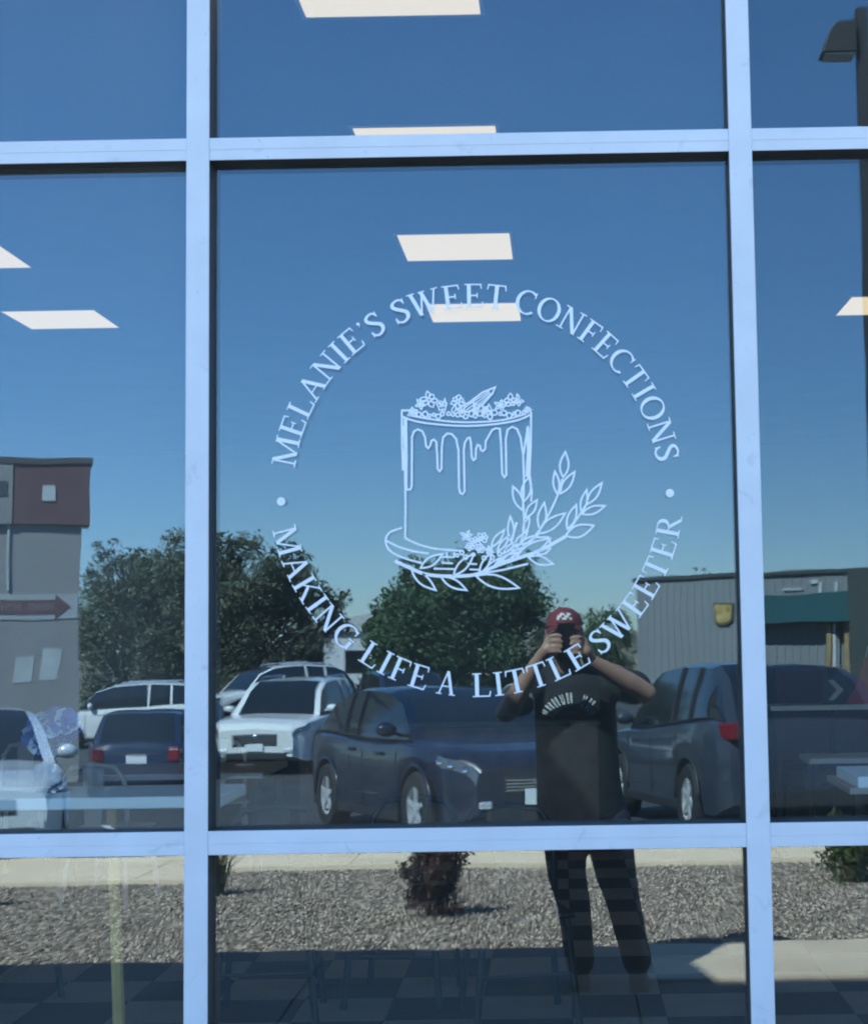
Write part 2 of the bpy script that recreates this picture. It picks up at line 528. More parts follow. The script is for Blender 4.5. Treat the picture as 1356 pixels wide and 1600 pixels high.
# glass: two lites per bay. every lite sits a hair out of true, as glazing does
TILT = {(1, 1): (-0.0050, 0.0), (1, 0): (-0.0050, 0.0), (1, 2): (-0.001, 0.0), (3, 1): (-0.0008, 0.0), (3, 0): (0.0006, 0), (3, 2): (0, 0)}
for i in range(len(XM) - 1):
    for j in range(len(ZT) - 1):
        w, h = (XM[i + 1] - XM[i]) - 2 * HW + .01, (ZT[j + 1] - ZT[j]) - 2 * HW + .01
        c = ((XM[i] + XM[i + 1]) / 2, GLY, (ZT[j] + ZT[j + 1]) / 2)
        b = MB().box((-w / 2, 0, -h / 2), (w / 2, 0.006, h / 2))
        b.mi = [1, 1, 0, 1, 1, 1]
        o = b.obj("pane", [M_OUTER[min(3, max(1, i))] if j else M_OUTER_LOW, M_EDGE], sf)
        # back face is plain clear glass
        me = o.data
        clear = MATS.get("clear back") or glass_mat("clear back", 0.0, (1, 1, 1))
        MATS["clear back"] = clear
        me.materials.append(clear)
        for p in me.polygons:
            n = p.normal
            p.material_index = 0 if n.y < -0.9 else (2 if n.y > 0.9 else 1)
        o.location = c
        t = TILT.get((i, j), (0, 0))
        o.rotation_euler = (t[0], 0, t[1])
        b = MB().box((-w / 2, 0.016, -h / 2), (w / 2, 0.022, h / 2))
        o2 = b.obj("inner_pane", [M_INNER[min(3, max(1, i))] if j else M_INNER_LOW, clear, M_EDGE], sf)
        for p in o2.data.polygons:
            n = p.normal
            p.material_index = 0 if n.y < -0.9 else (1 if n.y > 0.9 else 2)
        o2.location = c
        o2.rotation_euler = (t[0], 0, t[1])
# ================================================================== WINDOW DECAL (white vinyl on the outside of the glass)
# the artwork is drawn in drawing units (1 unit = about 1.4 mm) and laid flat on the pane
def glass_xz(u, v):
    d = cam_f + cam_r * ((u - PP_X) / F_PX) - cam_u * ((v - PP_Y) / F_PX)
    k = (GLY - EYE.y) / d.y
    return (EYE.x + d.x * k, EYE.z + d.z * k)
DU = 1.0 / 720.0
_layer = [0]
def vinyl(polys, name, parent):
    """polys: convex-ish 2D polygons in metres on the glass"""
    b = MB()
    for p in polys:
        _layer[0] = (_layer[0] + 1) % 23
        t = 0.00035 + 0.00003 * _layer[0]
        b.prism(p, 'y', -t, -0.0002)
    return b.obj(name, M_VINYL, parent)
def ribbon(pts, wid, closed=False):
    """quads following a polyline, wid per point"""
    P = [Vector((p[0], p[1])) for p in pts]
    n = len(P)
    if not hasattr(wid, '__len__'):
        wid = [wid] * n
    L, Rr = [], []
    for i in range(n):
        a = P[(i - 1) % n] if (closed or i > 0) else P[i]
        c = P[(i + 1) % n] if (closed or i < n - 1) else P[i]
        d1 = (P[i] - a); d2 = (c - P[i])
        d1 = d1.normalized() if d1.length > 1e-9 else d2.normalized()
        d2 = d2.normalized() if d2.length > 1e-9 else d1
        t = (d1 + d2)
        t = t.normalized() if t.length > 1e-6 else d1
        nn = Vector((-t.y, t.x))
        k = max(0.45, abs(nn.dot(Vector((-d1.y, d1.x)))))
        L.append(P[i] + nn * wid[i] / 2 / k); Rr.append(P[i] - nn * wid[i] / 2 / k)
    out_ = []
    m = n if closed else n - 1
    for i in range(m):
        j = (i + 1) % n
        out_.append([tuple(L[i]), tuple(L[j]), tuple(Rr[j]), tuple(Rr[i])])
    return out_
def smooth_path(pts, sub=4, closed=False):
    P = [Vector(p) for p in pts]
    n = len(P)
    o = []
    rngi = range(n if closed else n - 1)
    for i in rngi:
        p0 = P[(i - 1) % n] if (closed or i > 0) else P[i]
        p1 = P[i]; p2 = P[(i + 1) % n]
        p3 = P[(i + 2) % n] if (closed or i + 2 < n) else p2
        for s_ in range(sub):
            t = s_ / sub
            o.append(0.5 * ((2 * p1) + (p2 - p0) * t + (2 * p0 - 5 * p1 + 4 * p2 - p3) * t * t + (3 * p1 - p0 - 3 * p2 + p3) * t ** 3))
    if not closed:
        o.append(P[-1])
    return o

# serif capitals, cap height 1
TH, TK, SH = 0.058, 0.118, 0.048
def bar(x0, x1, y0, y1): return [(x0, y0), (x1, y0), (x1, y1), (x0, y1)]
def stem(x, y0=0, y1=1, w=TK): return bar(x - w / 2, x + w / 2, y0, y1)
def ser(x, y, w=0.27):
    return bar(x - w / 2, x + w / 2, y, y + SH) if y < 0.5 else bar(x - w / 2, x + w / 2, y - SH, y)
def dia(xa, ya, xb, yb, w): return [(xa - w / 2, ya), (xa + w / 2, ya), (xb + w / 2, yb), (xb - w / 2, yb)]
def tipv(x, y0, y1): return [(x - 0.05, y0), (x, y0), (x, y1), (x - 0.03, y1)]
def bowl(cx, cy, rx, ry, a0, a1, thick=TK, thin=TH, n=22):
    pts, w = [], []
    for i in range(n + 1):
        a = a0 + (a1 - a0) * i / n
        pts.append((cx + rx * math.cos(a), cy + ry * math.sin(a)))
        w.append(thin + (thick - thin) * abs(math.cos(a)) ** 1.3)
    return ribbon(pts, w)
def glyph(ch):
    if ch == 'I': return 0.36, [stem(.18), ser(.18, 0), ser(.18, 1)]
    if ch == 'L': return 0.62, [stem(.17), ser(.17, 0), ser(.17, 1), bar(.17, .56, 0, SH + .01), [(.52, 0), (.57, 0), (.60, .24), (.565, .24)]]
    if ch == 'E' or ch == 'F':
        p = [stem(.17), ser(.17, 0), ser(.17, 1), bar(.17, .54, 1 - SH - .01, 1), [(.50, 1), (.55, 1), (.565, .78), (.535, .78)], bar(.2, .42, .48, .54), [(.40, .40), (.435, .40), (.435, .62), (.40, .62)]]
        if ch == 'E': p += [bar(.17, .56, 0, SH + .01), [(.52, 0), (.57, 0), (.605, .24), (.57, .24)]]
        return (0.64 if ch == 'E' else 0.6), p
    if ch == 'T': return 0.66, [stem(.33), ser(.33, 0), bar(.06, .60, 1 - SH - .01, 1), [(.05, 1), (.10, 1), (.06, .76), (.03, .76)], [(.56, 1), (.61, 1), (.63, .76), (.60, .76)]]
    if ch == 'A': return 0.76, [dia(.12, 0.02, .37, 1, TH), dia(.62, .02, .37, 1, TK), bar(.2, .56, .33, .38), ser(.12, 0, .22), ser(.63, 0, .25)]
    if ch == 'N': return 0.78, [stem(.15, w=TH), stem(.63, w=TH), dia(.15, 1, .62, 0, TK * 1.1), ser(.13, 0, .24), ser(.10, 1, .18), ser(.63, 1, .24)]
    if ch == 'M': return 0.96, [stem(.14, w=TH), stem(.80, w=TK), dia(.15, 1, .46, 0.02, TK), dia(.78, 1, .46, .02, TH), ser(.14, 0, .22), ser(.80, 0, .26), ser(.11, 1, .2), ser(.82, 1, .22)]
    if ch == 'W': return 1.0, [dia(.12, 1, .32, 0, TK), dia(.48, .95, .32, 0, TH), dia(.45, 1, .66, 0, TK), dia(.88, 1, .66, 0, TH), ser(.13, 1, .25), ser(.47, 1, .2), ser(.88, 1, .2)]
    if ch == 'K': return 0.76, [stem(.17), ser(.17, 0), ser(.17, 1), dia(.22, .42, .58, .97, TH), dia(.34, .58, .64, 0.02, TK), ser(.58, 1, .22), ser(.64, 0, .26)]
    if ch == 'O': return 0.80, bowl(.40, .5, .32, .485, 0, 2 * math.pi, n=34)
    if ch == 'C': return 0.72, bowl(.41, .5, .33, .485, R(48), R(312), n=28) + [[(.60, .72), (.64, .72), (.66, .98), (.625, .98)]]
    if ch == 'G': return 0.80, bowl(.41, .5, .33, .485, R(48), R(312), n=28) + [[(.60, .72), (.64, .72), (.66, .98), (.625, .98)], stem(.635, .06, .42), ser(.62, .47, .24)]
    if ch == 'R': return 0.72, [stem(.17), ser(.17, 0), ser(.17, 1)] + [bar(.17, .36, .95, 1), bar(.17, .36, .47, .52), dia(.33, .50, .62, .03, TK), ser(.66, 0, .18)] + bowl(.34, .735, .17, .235, -math.pi / 2, math.pi / 2, n=14)
    if ch == 'S':
        pts = smooth_path([(.46, .80), (.40, .93), (.27, .97), (.13, .89), (.11, .75), (.20, .62), (.34, .49), (.45, .36), (.45, .17), (.34, .045), (.21, .03), (.11, .11), (.07, .25)], 3)
        n = len(pts)
        w = [TH + (TK * 1.1 - TH) * max(0, math.sin(math.pi * i / (n - 1))) ** 1.4 for i in range(n)]
        return 0.54, ribbon(pts, w) + [[(.44, .73), (.475, .73), (.48, .98), (.45, .98)], [(.06, .02), (.09, .02), (.095, .28), (.06, .28)]]
    if ch == "'":
        c = [(.12 + .055 * math.cos(a), .90 + .065 * math.sin(a)) for a in [k * math.pi / 5 for k in range(10)]]
        return 0.24, [c, [(.165, .90), (.175, .86), (.10, .74), (.085, .755)]]
    return 0.3, []

decal = empty("window_decal", (-0.19, GLY, 1.9))
DO = Vector((-0.19, 0, 1.9))
tag(decal, "white vinyl window decal of a dripping cake ringed by shop lettering", "decal")
def loc(poly):      # metres on the glass, relative to the decal's empty
    return [(x - DO.x, z - DO.z) for x, z in poly]
CU, CV = 744.0, 765.0
CAP = 37.0
def place_word(word, a0, a1, top):
    """letters of one word spread between two angles on the ring, by their own widths"""
    adv = [glyph(c)[0] + .03 for c in word]
    k = (a1 - a0) / sum(adv)                       # degrees per cap-height unit
    rb = 284.5 if top else 324.0
    xs = abs(math.radians(k)) * (303.0 if top else 305.0) / CAP    # horizontal stretch that just fills the ring
    p = a0
    for ch, ad in zip(word, adv):
        a = R(p + k * ad / 2)
        p += k * ad
        w, polys = glyph(ch)
        if top:
            up = Vector((math.cos(a), -math.sin(a))); rt = Vector((math.sin(a), math.cos(a)))
        else:
            up = Vector((-math.cos(a), math.sin(a))); rt = Vector((-math.sin(a), -math.cos(a)))
        base = Vector((CU + rb * math.cos(a), CV - rb * math.sin(a)))
        o = []
        for poly in polys:
            q = []
            for x, y in poly:
                c = base + rt * ((x - w / 2) * CAP * xs) + up * (y * CAP)
                q.append(glass_xz(c.x, c.y))
            o.append(loc(q))
        vinyl(o, "letter", decal)
place_word("MELANIE'S", 173.2, 119.0, True)
place_word("SWEET", 115.9, 80.8, True)
place_word("CONFECTIONS", 78.5, 8.6, True)
place_word("MAKING", 190.8, 232.2, False)
place_word("LIFE", 234.6, 256.2, False)
place_word("A", 258.4, 264.4, False)
place_word("LITTLE", 268.4, 304.4, False)
place_word("SWEETER", 306.4, 352.6, False)
for u, v in ((439.5, 783.5), (1046, 770.5)):
    c = [glass_xz(u + 6.6 * math.cos(k * math.pi / 10), v + 6.6 * math.sin(k * math.pi / 10)) for k in range(20)]
    vinyl([loc(c)], "dot", decal)

# the drawing of the cake; coordinates in the artist's grid
def art(p): return glass_xz(580 + p[0] / 3.39, 580 + p[1] / 3.39)
LW = 10.8 / 3.39 * DU
def line(name, pts, w=1.0, closed=False, sm=0, parent=None):
    if sm:
        pts = [tuple(q) for q in smooth_path(pts, sm, closed)]
    return vinyl([loc(q) for q in ribbon([art(p) for p in pts], LW * w, closed)], name, parent or decal)
def leaf_pts(base, tip, w, n=9, bend=0.0):
    b_, t_ = Vector(base), Vector(tip)
    d = t_ - b_
    nn = Vector((-d.y, d.x)).normalized()
    L = [b_ + d * (i / n) + nn * (w / 2 * math.sin(math.pi * (i / n) ** 0.9) + bend * math.sin(math.pi * i / n)) for i in range(n + 1)]
    Rr = [b_ + d * (i / n) - nn * (w / 2 * math.sin(math.pi * (i / n) ** 0.9) - bend * math.sin(math.pi * i / n)) for i in range(n - 1, 0, -1)]
    return L + Rr
def leaf(base, tip, w, lw=0.95, bend=0.0):
    return line("leaf", leaf_pts(base, tip, w, bend=bend), lw, closed=True)

ck = line("cake_side", [(162, 208), (163, 360), (168, 525)], 1.0)
line("cake_side", [(176, 240), (178, 500), (182, 700), (180, 888)], 1.0)
line("cake_side", [(176, 290), (182, 400), (178, 500)], 1.9)
line("cake_side", [(838, 195), (846, 225), (844, 400), (838, 545), (850, 640), (846, 690)], 1.0)
line("cake_side", [(830, 290), (818, 360), (806, 440)], 1.0)
line("cake_side", [(828, 300), (832, 420), (824, 560)], 1.6)
line("cake_rim", [(162, 240), (230, 264), (330, 280), (500, 290), (660, 280), (780, 258), (842, 230)], 1.0, sm=3)
line("cake_rim", [(190, 232), (300, 252), (430, 268), (560, 270), (700, 258), (820, 226)], 0.9, sm=3)
line("cake_rim", [(160, 208), (215, 208)], 1.1)
line("drip", [(185, 255), (188, 450), (186, 612), (192, 628), (208, 626), (215, 606), (216, 350), (226, 320), (246, 308), (270, 318), (285, 350), (291, 398), (302, 408), (312, 395), (318, 370), (332, 362),
               (345, 376), (350, 450), (352, 518), (362, 530), (372, 518), (374, 400), (381, 350), (402, 330), (427, 333), (450, 360), (462, 420), (465, 618), (471, 646), (484, 651), (495, 635), (490, 420),
               (495, 380), (510, 355), (522, 352), (528, 380), (532, 455), (541, 472), (552, 464), (555, 410), (563, 390), (575, 395), (580, 418), (592, 424), (603, 411), (606, 370), (640, 312), (660, 302),
               (681, 306), (688, 400), (693, 545), (705, 562), (715, 549), (712, 360), (722, 310), (746, 295), (771, 306), (790, 350), (804, 440), (808, 560), (806, 690)], 1.0)
line("cake_base", [(180, 884), (250, 917), (350, 942), (490, 952)], 1.0, sm=3)
pl = line("plate", [(165, 830), (105, 850), (78, 885), (82, 925), (112, 960), (180, 992), (268, 1016)], 1.0, sm=3)
line("plate", [(80, 898), (150, 932), (230, 955), (305, 966)], 1.0, sm=3)
for a, b_ in (((372, 985), (442, 985)), ((372, 1015), (432, 1018)), ((330, 1046), (440, 1048)), ((510, 1020), (560, 1022)), ((520, 1050), (580, 1052))):
    line("plate", [a, b_], 0.9)
line("plate", [(870, 880), (938, 880), (946, 905), (944, 945), (920, 968)], 1.0)
line("plate", [(400, 958), (402, 990)], 0.9)
line("plate", [(440, 958), (440, 984)], 0.9)
line("stem", [(125, 1005), (200, 1040), (270, 1070), (340, 1083), (430, 1086), (520, 1082), (575, 1070), (640, 1040), (720, 1010), (810, 980), (880, 955), (935, 928), (1030, 875)], 1.7, sm=3)
line("stem", [(575, 1072), (700, 1052), (830, 1020)], 1.0)
for a in [((215, 1056), (342, 1160), 50), ((370, 1090), (505, 1160), 44), ((555, 1085), (782, 1148), 66), ((262, 1042), (378, 968), 44), ((436, 1080), (543, 968), 46), ((572, 1072), (640, 958), 34),
          ((600, 1056), (700, 985), 26), ((832, 985), (962, 1022), 44), ((770, 985), (946, 888), 56), ((650, 1030), (770, 960), 30), ((880, 968), (948, 940), 26), ((690, 1010), (800, 935), 26),
          ((800, 735), (750, 610), 44), ((808, 690), (834, 560), 48), ((818, 775), (877, 683), 38), ((806, 860), (836, 770), 26),
          ((1016, 562), (1027, 428), 46), ((985, 650), (972, 530), 32), ((1002, 648), (1076, 533), 42), ((893, 838), (916, 697), 44), ((886, 860), (1026, 752), 54),
          ((1140, 706), (1220, 592), 40), ((1112, 746), (1140, 628), 32), ((1116, 756), (1236, 714), 40), ((1038, 836), (1085, 708), 42), ((1030, 872), (1177, 818), 62),
          ((742, 905), (736, 768), 32), ((756, 930), (828, 848), 30), ((636, 930), (704, 842), 32), ((668, 955), (730, 872), 26), ((700, 965), (760, 905), 22), ((790, 915), (880, 870), 24)]:
    leaf(*a)
line("stem", [(786, 925), (806, 850), (808, 780), (804, 690)], 1.0, sm=3)
line("stem", [(800, 925), (860, 880), (930, 775), (985, 660), (1012, 570)], 1.0, sm=3)
line("stem", [(1030, 870), (1090, 780), (1145, 695)], 1.0)
line("stem", [(740, 905), (770, 800)], 1.2)
ar_ = random.Random(12)
def blossom(c, r, n, kind):
    """a loose hand-drawn blossom: a ring of rounded or pointed petals round a small eye"""
    rot = ar_.uniform(0, 6.28)
    for k in range(n):
        a = rot + 2 * math.pi * k / n + ar_.uniform(-.2, .2)
        L_ = r * ar_.uniform(.75, 1.2)
        base = (c[0] + r * .18 * math.cos(a), c[1] - r * .18 * math.sin(a))
        tip = (c[0] + L_ * math.cos(a), c[1] - L_ * .9 * math.sin(a))
        line("petal", leaf_pts(base, tip, r * ar_.uniform(.5, .75) if kind else r * .42, n=5), .72, closed=True)
def berry(c, r):
    line("berry", [(c[0] + r * math.cos(t * .698) * ar_.uniform(.85, 1.15), c[1] - r * math.sin(t * .698) * ar_.uniform(.85, 1.15)) for t in range(9)], .75, closed=True)
for c, r, n, kd in [((306, 152), 46, 6, 1), ((376, 182), 34, 5, 1), ((262, 176), 30, 5, 0), ((458, 160), 40, 6, 1), ((684, 182), 32, 5, 0), ((736, 160), 40, 5, 1), ((780, 158), 34, 4, 0), ((826, 205), 18, 4, 0),
                    ((222, 214), 22, 5, 1), ((600, 205), 26, 5, 0), ((505, 872), 30, 5, 0), ((548, 902), 30, 6, 1), ((592, 880), 32, 5, 1), ((522, 930), 26, 5, 1), ((578, 940), 26, 6, 1), ((625, 945), 24, 5, 0)]:
    blossom(c, r, n, kd)
for k in range(26):
    u = 205 + 625 * k / 25
    berry((u + ar_.uniform(-6, 6), 236 - 22 * abs((u - 505) / 320) ** 2 + ar_.uniform(-14, 10)), ar_.uniform(8, 15))
for c in ((480, 962), (455, 975), (500, 985), (540, 972), (598, 990), (640, 985), (680, 968), (745, 940), (715, 950), (770, 925)):
    berry(c, ar_.uniform(7, 12))
for k in range(7):
    u = ar_.uniform(300, 720)
    line("leaf", leaf_pts((u, 225), (u + ar_.uniform(-30, 30), 165 + ar_.uniform(-20, 20)), 18, n=5), .7, closed=True)
# the large curled petal on top
line("petal", [(450, 205), (520, 165), (590, 112), (656, 85), (640, 120), (600, 165), (560, 200), (510, 216), (450, 205)], 1.0)
for k in range(4):
    line("petal", [(480 + k * 22, 205 + k * 2), (545 + k * 16, 158 + k * 6), (625 + k * 4, 105 + k * 7)], 0.6)

# ================================================================== INTERIOR
CEIL = 3.55
M_TD = mat("charcoal floor tile", (0.05, 0.042, 0.042), 0.5, var=0.2, vscale=5)
M_TL = mat("grey floor tile", (0.28, 0.27, 0.26), 0.45, var=0.1, vscale=5)
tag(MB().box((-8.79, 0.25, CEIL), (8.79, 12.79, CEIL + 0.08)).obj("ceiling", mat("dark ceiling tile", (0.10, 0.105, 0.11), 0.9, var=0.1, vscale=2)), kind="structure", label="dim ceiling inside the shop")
fl = empty("floor"); tag(fl, kind="structure", label="checkered tile floor inside the shop")
MB().box((-8.79, 0.12, -0.12), (8.79, 12.79, -0.012)).obj("screed", mat("floor screed", (0.12, 0.115, 0.11), 0.8, var=0.1), fl)
TS = 0.39
tmesh = [MB().box((-TS / 2 + .002, -TS / 2 + .002, -0.011), (TS / 2 - .002, TS / 2 - .002, 0.0)).mesh("tile", m) for m in (M_TD, M_TL)]
nt_ = 0
for j in range(17):
    for i in range(-9, 8):
        x, y = 0.02 + (i + .5) * TS, 2.3 + (j + .5) * TS
        o = bpy.data.objects.new("tile", tmesh[(i + j) % 2]); COL.objects.link(o); o.parent = fl; o.location = (x, y, 0)
# ceiling lights
M_LAMP = mat("lit diffuser", (0.9, 0.9, 0.88), 0.6, emit=(1.0, 0.77, 0.48), estr=0.142)
M_TRIM = mat("light trim white", (0.7, 0.7, 0.7), 0.5)
NAMES = {(0, 1): "ceiling light panel cut by the top edge above the cake", (0, 2): "ceiling light panel half hidden behind the upper transom", (0, 3): "ceiling light panel above the lettered word SWEET",
         (0, 4): "ceiling light panel shining through the lettered word SWEET", (-1, 3): "ceiling light panel cut off by the left edge", (-1, 4): "ceiling light panel in the left pane, shown whole",
         (1, 4): "ceiling light panel in the right pane"}
lamp0 = None
for cx, ci in ((-0.5, 0), (-3.03, -1), (2.03, 1), (-5.56, -2), (4.56, 2)):  # panels out of view continue the grid, added to brighten the tables
    for k in range(1, 5):
        y0 = 0.80 + 1.575 * (k - 1)
        e = empty("ceiling_light", (cx, y0 + .265, CEIL))
        tag(e, NAMES.get((ci, k), "unseen ceiling light panel added to brighten the shop tables"), "light", "ceiling light panels in the shop")
        MB().box((-.275, -.26, -0.004), (.275, .26, -0.001)).obj("diffuser", M_LAMP, e)
        b = MB()
        for lo, hi in (((-.29, -.275), (.29, -.2605)), ((-.29, .2605), (.29, .275)), ((-.29, -.2605), (-.2755, .2605)), ((.2755, -.2605), (.29, .2605))):
            b.box((lo[0], lo[1], -0.005), (hi[0], hi[1], -0.001))
        b.obj("trim", M_TRIM, e)
# furniture
M_TOP = mat("pale laminate table top", (0.86, 0.89, 0.89), 0.35)
M_BLK = mat("black steel", (0.02, 0.02, 0.022), 0.45)
M_WCH = mat("white painted steel", (0.78, 0.78, 0.76), 0.35)
M_OAK = mat("light oak", (0.55, 0.38, 0.13), 0.5, var=0.2, vscale=12)
M_WAL = mat("walnut panel", (0.26, 0.15, 0.11), 0.5, var=0.25, vscale=5)
def table(x0, x1, y0, y1, h, label, th=0.035):
    e = empty("table", ((x0 + x1) / 2, (y0 + y1) / 2, 0)); tag(e, label, "table", "tables inside the shop")
    w, d = (x1 - x0) / 2, (y1 - y0) / 2
    MB().box((-w, -d, h - th), (w, d, h)).obj("table_top", M_TOP, e, bevel=0.004)
    for sx in (-1, 1):
        for sy in (-1, 1):
            MB().box((sx * (w - .05) - .02, sy * (d - .05) - .02, 0), (sx * (w - .05) + .02, sy * (d - .05) + .02, h - th - .001)).obj("leg", M_BLK, e)
    return e
def window_bar(x0, x1, y0, y1, h, label, legs):
    e = empty("bar_table", ((x0 + x1) / 2, (y0 + y1) / 2, 0)); tag(e, label, "table", "bar tables just inside the glass")
    w, d = (x1 - x0) / 2, (y1 - y0) / 2
    MB().box((-w, -d, h - .03), (w, d, h)).obj("table_top", M_TOP, e, bevel=0.004)
    for lx in legs:
        lx -= (x0 + x1) / 2
        MB().tube([(lx - .02, 0, h - .031), (lx + .03, 0, 0)], [.014, .019], 8).obj("leg", M_OAK, e)
    MB().tube([(legs[0] - (x0 + x1) / 2, 0, .30), (legs[1] - (x0 + x1) / 2, 0, .30)], .012, 8).obj("stretcher", M_BLK, e)
window_bar(-1.93, -0.86, 0.52, 0.82, 1.20, "pale bar table just inside the glass, crossing the left pane low down", (-1.80, -1.16))
window_bar(0.74, 1.9, 0.55, 0.85, 1.22, "pale bar table just inside the glass at the right pane's lower edge", (0.95, 1.8))
table(-3.1, -1.86, 6.1, 6.95, 0.75, "pale table behind the white chairs at the cake pane's edge")
table(1.50, 2.7, 4.72, 5.42, 0.75, "pale table low in the right pane, cut by the edge")
table(1.58, 3.1, 6.5, 6.92, 0.75, "narrow pale table in the right pane behind the nearer one")
table(1.45, 3.6, 7.3, 7.62, 1.05, "high bar table crossing the right pane")
def chair(x, y, rz, m, label, group):
    e = empty("chair", (x, y, 0), rz); tag(e, label, "chair", group)
    b = MB().prism([(-.2, -.2), (.2, -.2), (.19, .2), (-.19, .2)], 'z', .44, .46); b.obj("seat", m, e, bevel=0.006)
    for sx in (-1, 1):
        MB().tube([(sx * .17, -.17, .44), (sx * .21, -.21, 0)], .015, 8).obj("leg", m, e)
        MB().tube([(sx * .17, .17, .44), (sx * .21, .23, 0)], .015, 8).obj("leg", m, e)
    arch = [(-.19, .18, .46), (-.20, .21, .65), (-.19, .23, .76), (-.14, .24, .83), (0, .245, .85), (.14, .24, .83), (.19, .23, .76), (.20, .21, .65), (.19, .18, .46)]
    MB().tube(arch, .016, 8).obj("back_frame", m, e, smooth=True)
    MB().prism([(-.05, .46), (.05, .46), (.07, .84), (-.07, .84)], 'y', .232, .24).obj("backrest", m, e)
    MB().tube([(-.19, -.19, .22), (.19, -.19, .22)], .009, 6).obj("stretcher", m, e)
    return e
G1 = "white metal cafe chairs"
chair(-2.42, 7.35, R(15), M_WCH, "white metal chair showing two arched back tubes beside the white crossover", G1)
chair(-2.75, 5.95, R(170), M_WCH, "white metal chair tucked at the table by the left mullion", G1)
chair(-3.95, 7.4, R(-20), M_WCH, "white metal chair in front of the far white four-by-four", G1)
G2 = "black chairs near the glass"
chair(-1.25, 3.15, R(5), M_BLK, "black chair legs low in the cake pane, nearest the left mullion", G2)
chair(-0.72, 3.45, R(-8), M_BLK, "black chair low in the cake pane, middle of three", G2)
chair(-0.20, 3.05, R(12), M_BLK, "black chair low in the cake pane beside the reflected legs", G2)
chair(-2.55, 3.5, R(60), M_BLK, "black chair low in the left pane", G2)
chair(1.95, 3.7, R(-30), M_BLK, "black chair low in the right pane", G2)
# counter
e = empty("counter", (-0.6, 8.2, 0)); tag(e, "brown panelled service counter at the back of the shop", "counter")
MB().box((-1.4, 0, 0), (.86, .6, .88)).obj("body", M_WAL, e)
for k in range(6):
    MB().box((-1.39 + k * .375, -.014, .06), (-1.39 + k * .375 + .365, -.001, .84)).obj("panel", M_WAL, e)
MB().box((-1.44, -.05, .881), (.90, .64, .92)).obj("counter_top", mat("dark stone top", (.05, .05, .055), .2), e)
# blue and white rosette bouquet on a stand
e = empty("paper_rosette", (-1.335, 0.68, 1.20)); tag(e, "round blue and white paper rosette standing on the left pane's bar table", "decoration")
M_PB = mat("blue tissue paper", (0.14, 0.22, 0.60), 0.7, var=.2, vscale=20); M_PW = mat("white tissue paper", (0.80, 0.82, 0.86), 0.7)
for k in range(60):
    a, q = k * 2.39996, 0.055 * math.sqrt((k + .5) / 60)
    r_ = .024 * (1.15 - .4 * q / .055)
    cx, cz = 1.25 * q * math.cos(a), q * math.sin(a)
    b = MB()
    rot = Matrix.Rotation(a, 3, 'Y') @ Matrix.Rotation(R(50), 3, 'X')
    n = 8
    vv = [Vector((0, 0, 0))] + [rot @ Vector((r_ * (1 if t % 2 else .8) * math.cos(t * 2 * math.pi / n), r_ * math.sin(t * 2 * math.pi / n), .008 + .004 * (t % 2))) for t in range(n)]
    b.add([v + Vector((cx, -.02 + .25 * q, .155 + cz)) for v in vv], [(0, 1 + t, 1 + (t + 1) % n) for t in range(n)])
    b.obj("petal", M_PB if (k % 3) else M_PW, e, fix=False)
MB().tube([(0, 0, 0.008), (0, 0, .15)], .006, 8).obj("stand", M_BLK, e)
MB().lathe([(.0001, 0.001), (.045, .001), (.04, .008), (.0001, .010)], (0, 0, 0), 18, 'z').obj("base", M_BLK, e)
# maroon booth back and things on the bar table in the right pane
e = empty("booth", (2.9, 9.6, 0)); tag(e, "dark maroon upholstered booth deep in the right pane", "booth")
M_MAR = mat("maroon vinyl", (.10, .022, .03), .45, var=.15, vscale=4)
for k in range(5):
    MB().box((-1.1 + k * .5, 0, .45), (-1.1 + k * .5 + .485, .14, 1.27)).obj("back_panel", M_MAR, e, bevel=.03)
MB().box((-1.1, -.55, .30), (1.385, -.002, .449)).obj("seat", M_MAR, e, bevel=.03)
MB().box((-1.1, -.5, .0), (1.385, .1, .299)).obj("plinth", M_BLK, e)
e = empty("gift_bag", (2.12, 7.45, 1.05)); tag(e, "slanted red gift bag on the high bar table in the right pane", "bag")
MB().prism([(-.13, 0.002), (.05, .002), (.15, .30), (.02, .33), (-.04, .16)], 'y', -.06, .06).obj("body", mat("red paper", (.45, .03, .06), .45, var=.15, vscale=10), e, bevel=.006)
MB().tube([(.03, 0, .31), (.05, 0, .40), (.11, 0, .40), (.13, 0, .30)], .006, 6).obj("handle", M_WCH, e)
e = empty("chevron_card", (1.93, 7.40, 1.05)); tag(e, "small dark card with pale chevron on the bar table", "card")
MB().box((-.10, 0, .002), (.10, .006, .20)).obj("card", M_BLK, e)
MB().prism([(-.06, .03), (-.02, .03), (.05, .10), (-.02, .17), (-.06, .17), (.0, .10)], 'y', -.004, -.001).obj("chevron", mat("pale print", (.6, .6, .58), .6), e)
e = empty("wire_globe", (2.36, 7.42, 1.05)); tag(e, "pale wire globe ornament on the bar table at the right edge", "ornament")
for k in range(6):
    a = math.pi * k / 6
    MB().tube([(.11 * math.cos(t) * math.cos(a), .11 * math.cos(t) * math.sin(a), .125 + .11 * math.sin(t)) for t in [2 * math.pi * q / 20 for q in range(21)]], .005, 5).obj("wire", M_WCH, e)
MB().lathe([(.0001, .0), (.06, .0), (.06, .012), (.0001, .012)], (0, 0, 0), 14, 'z').obj("base", M_WCH, e)

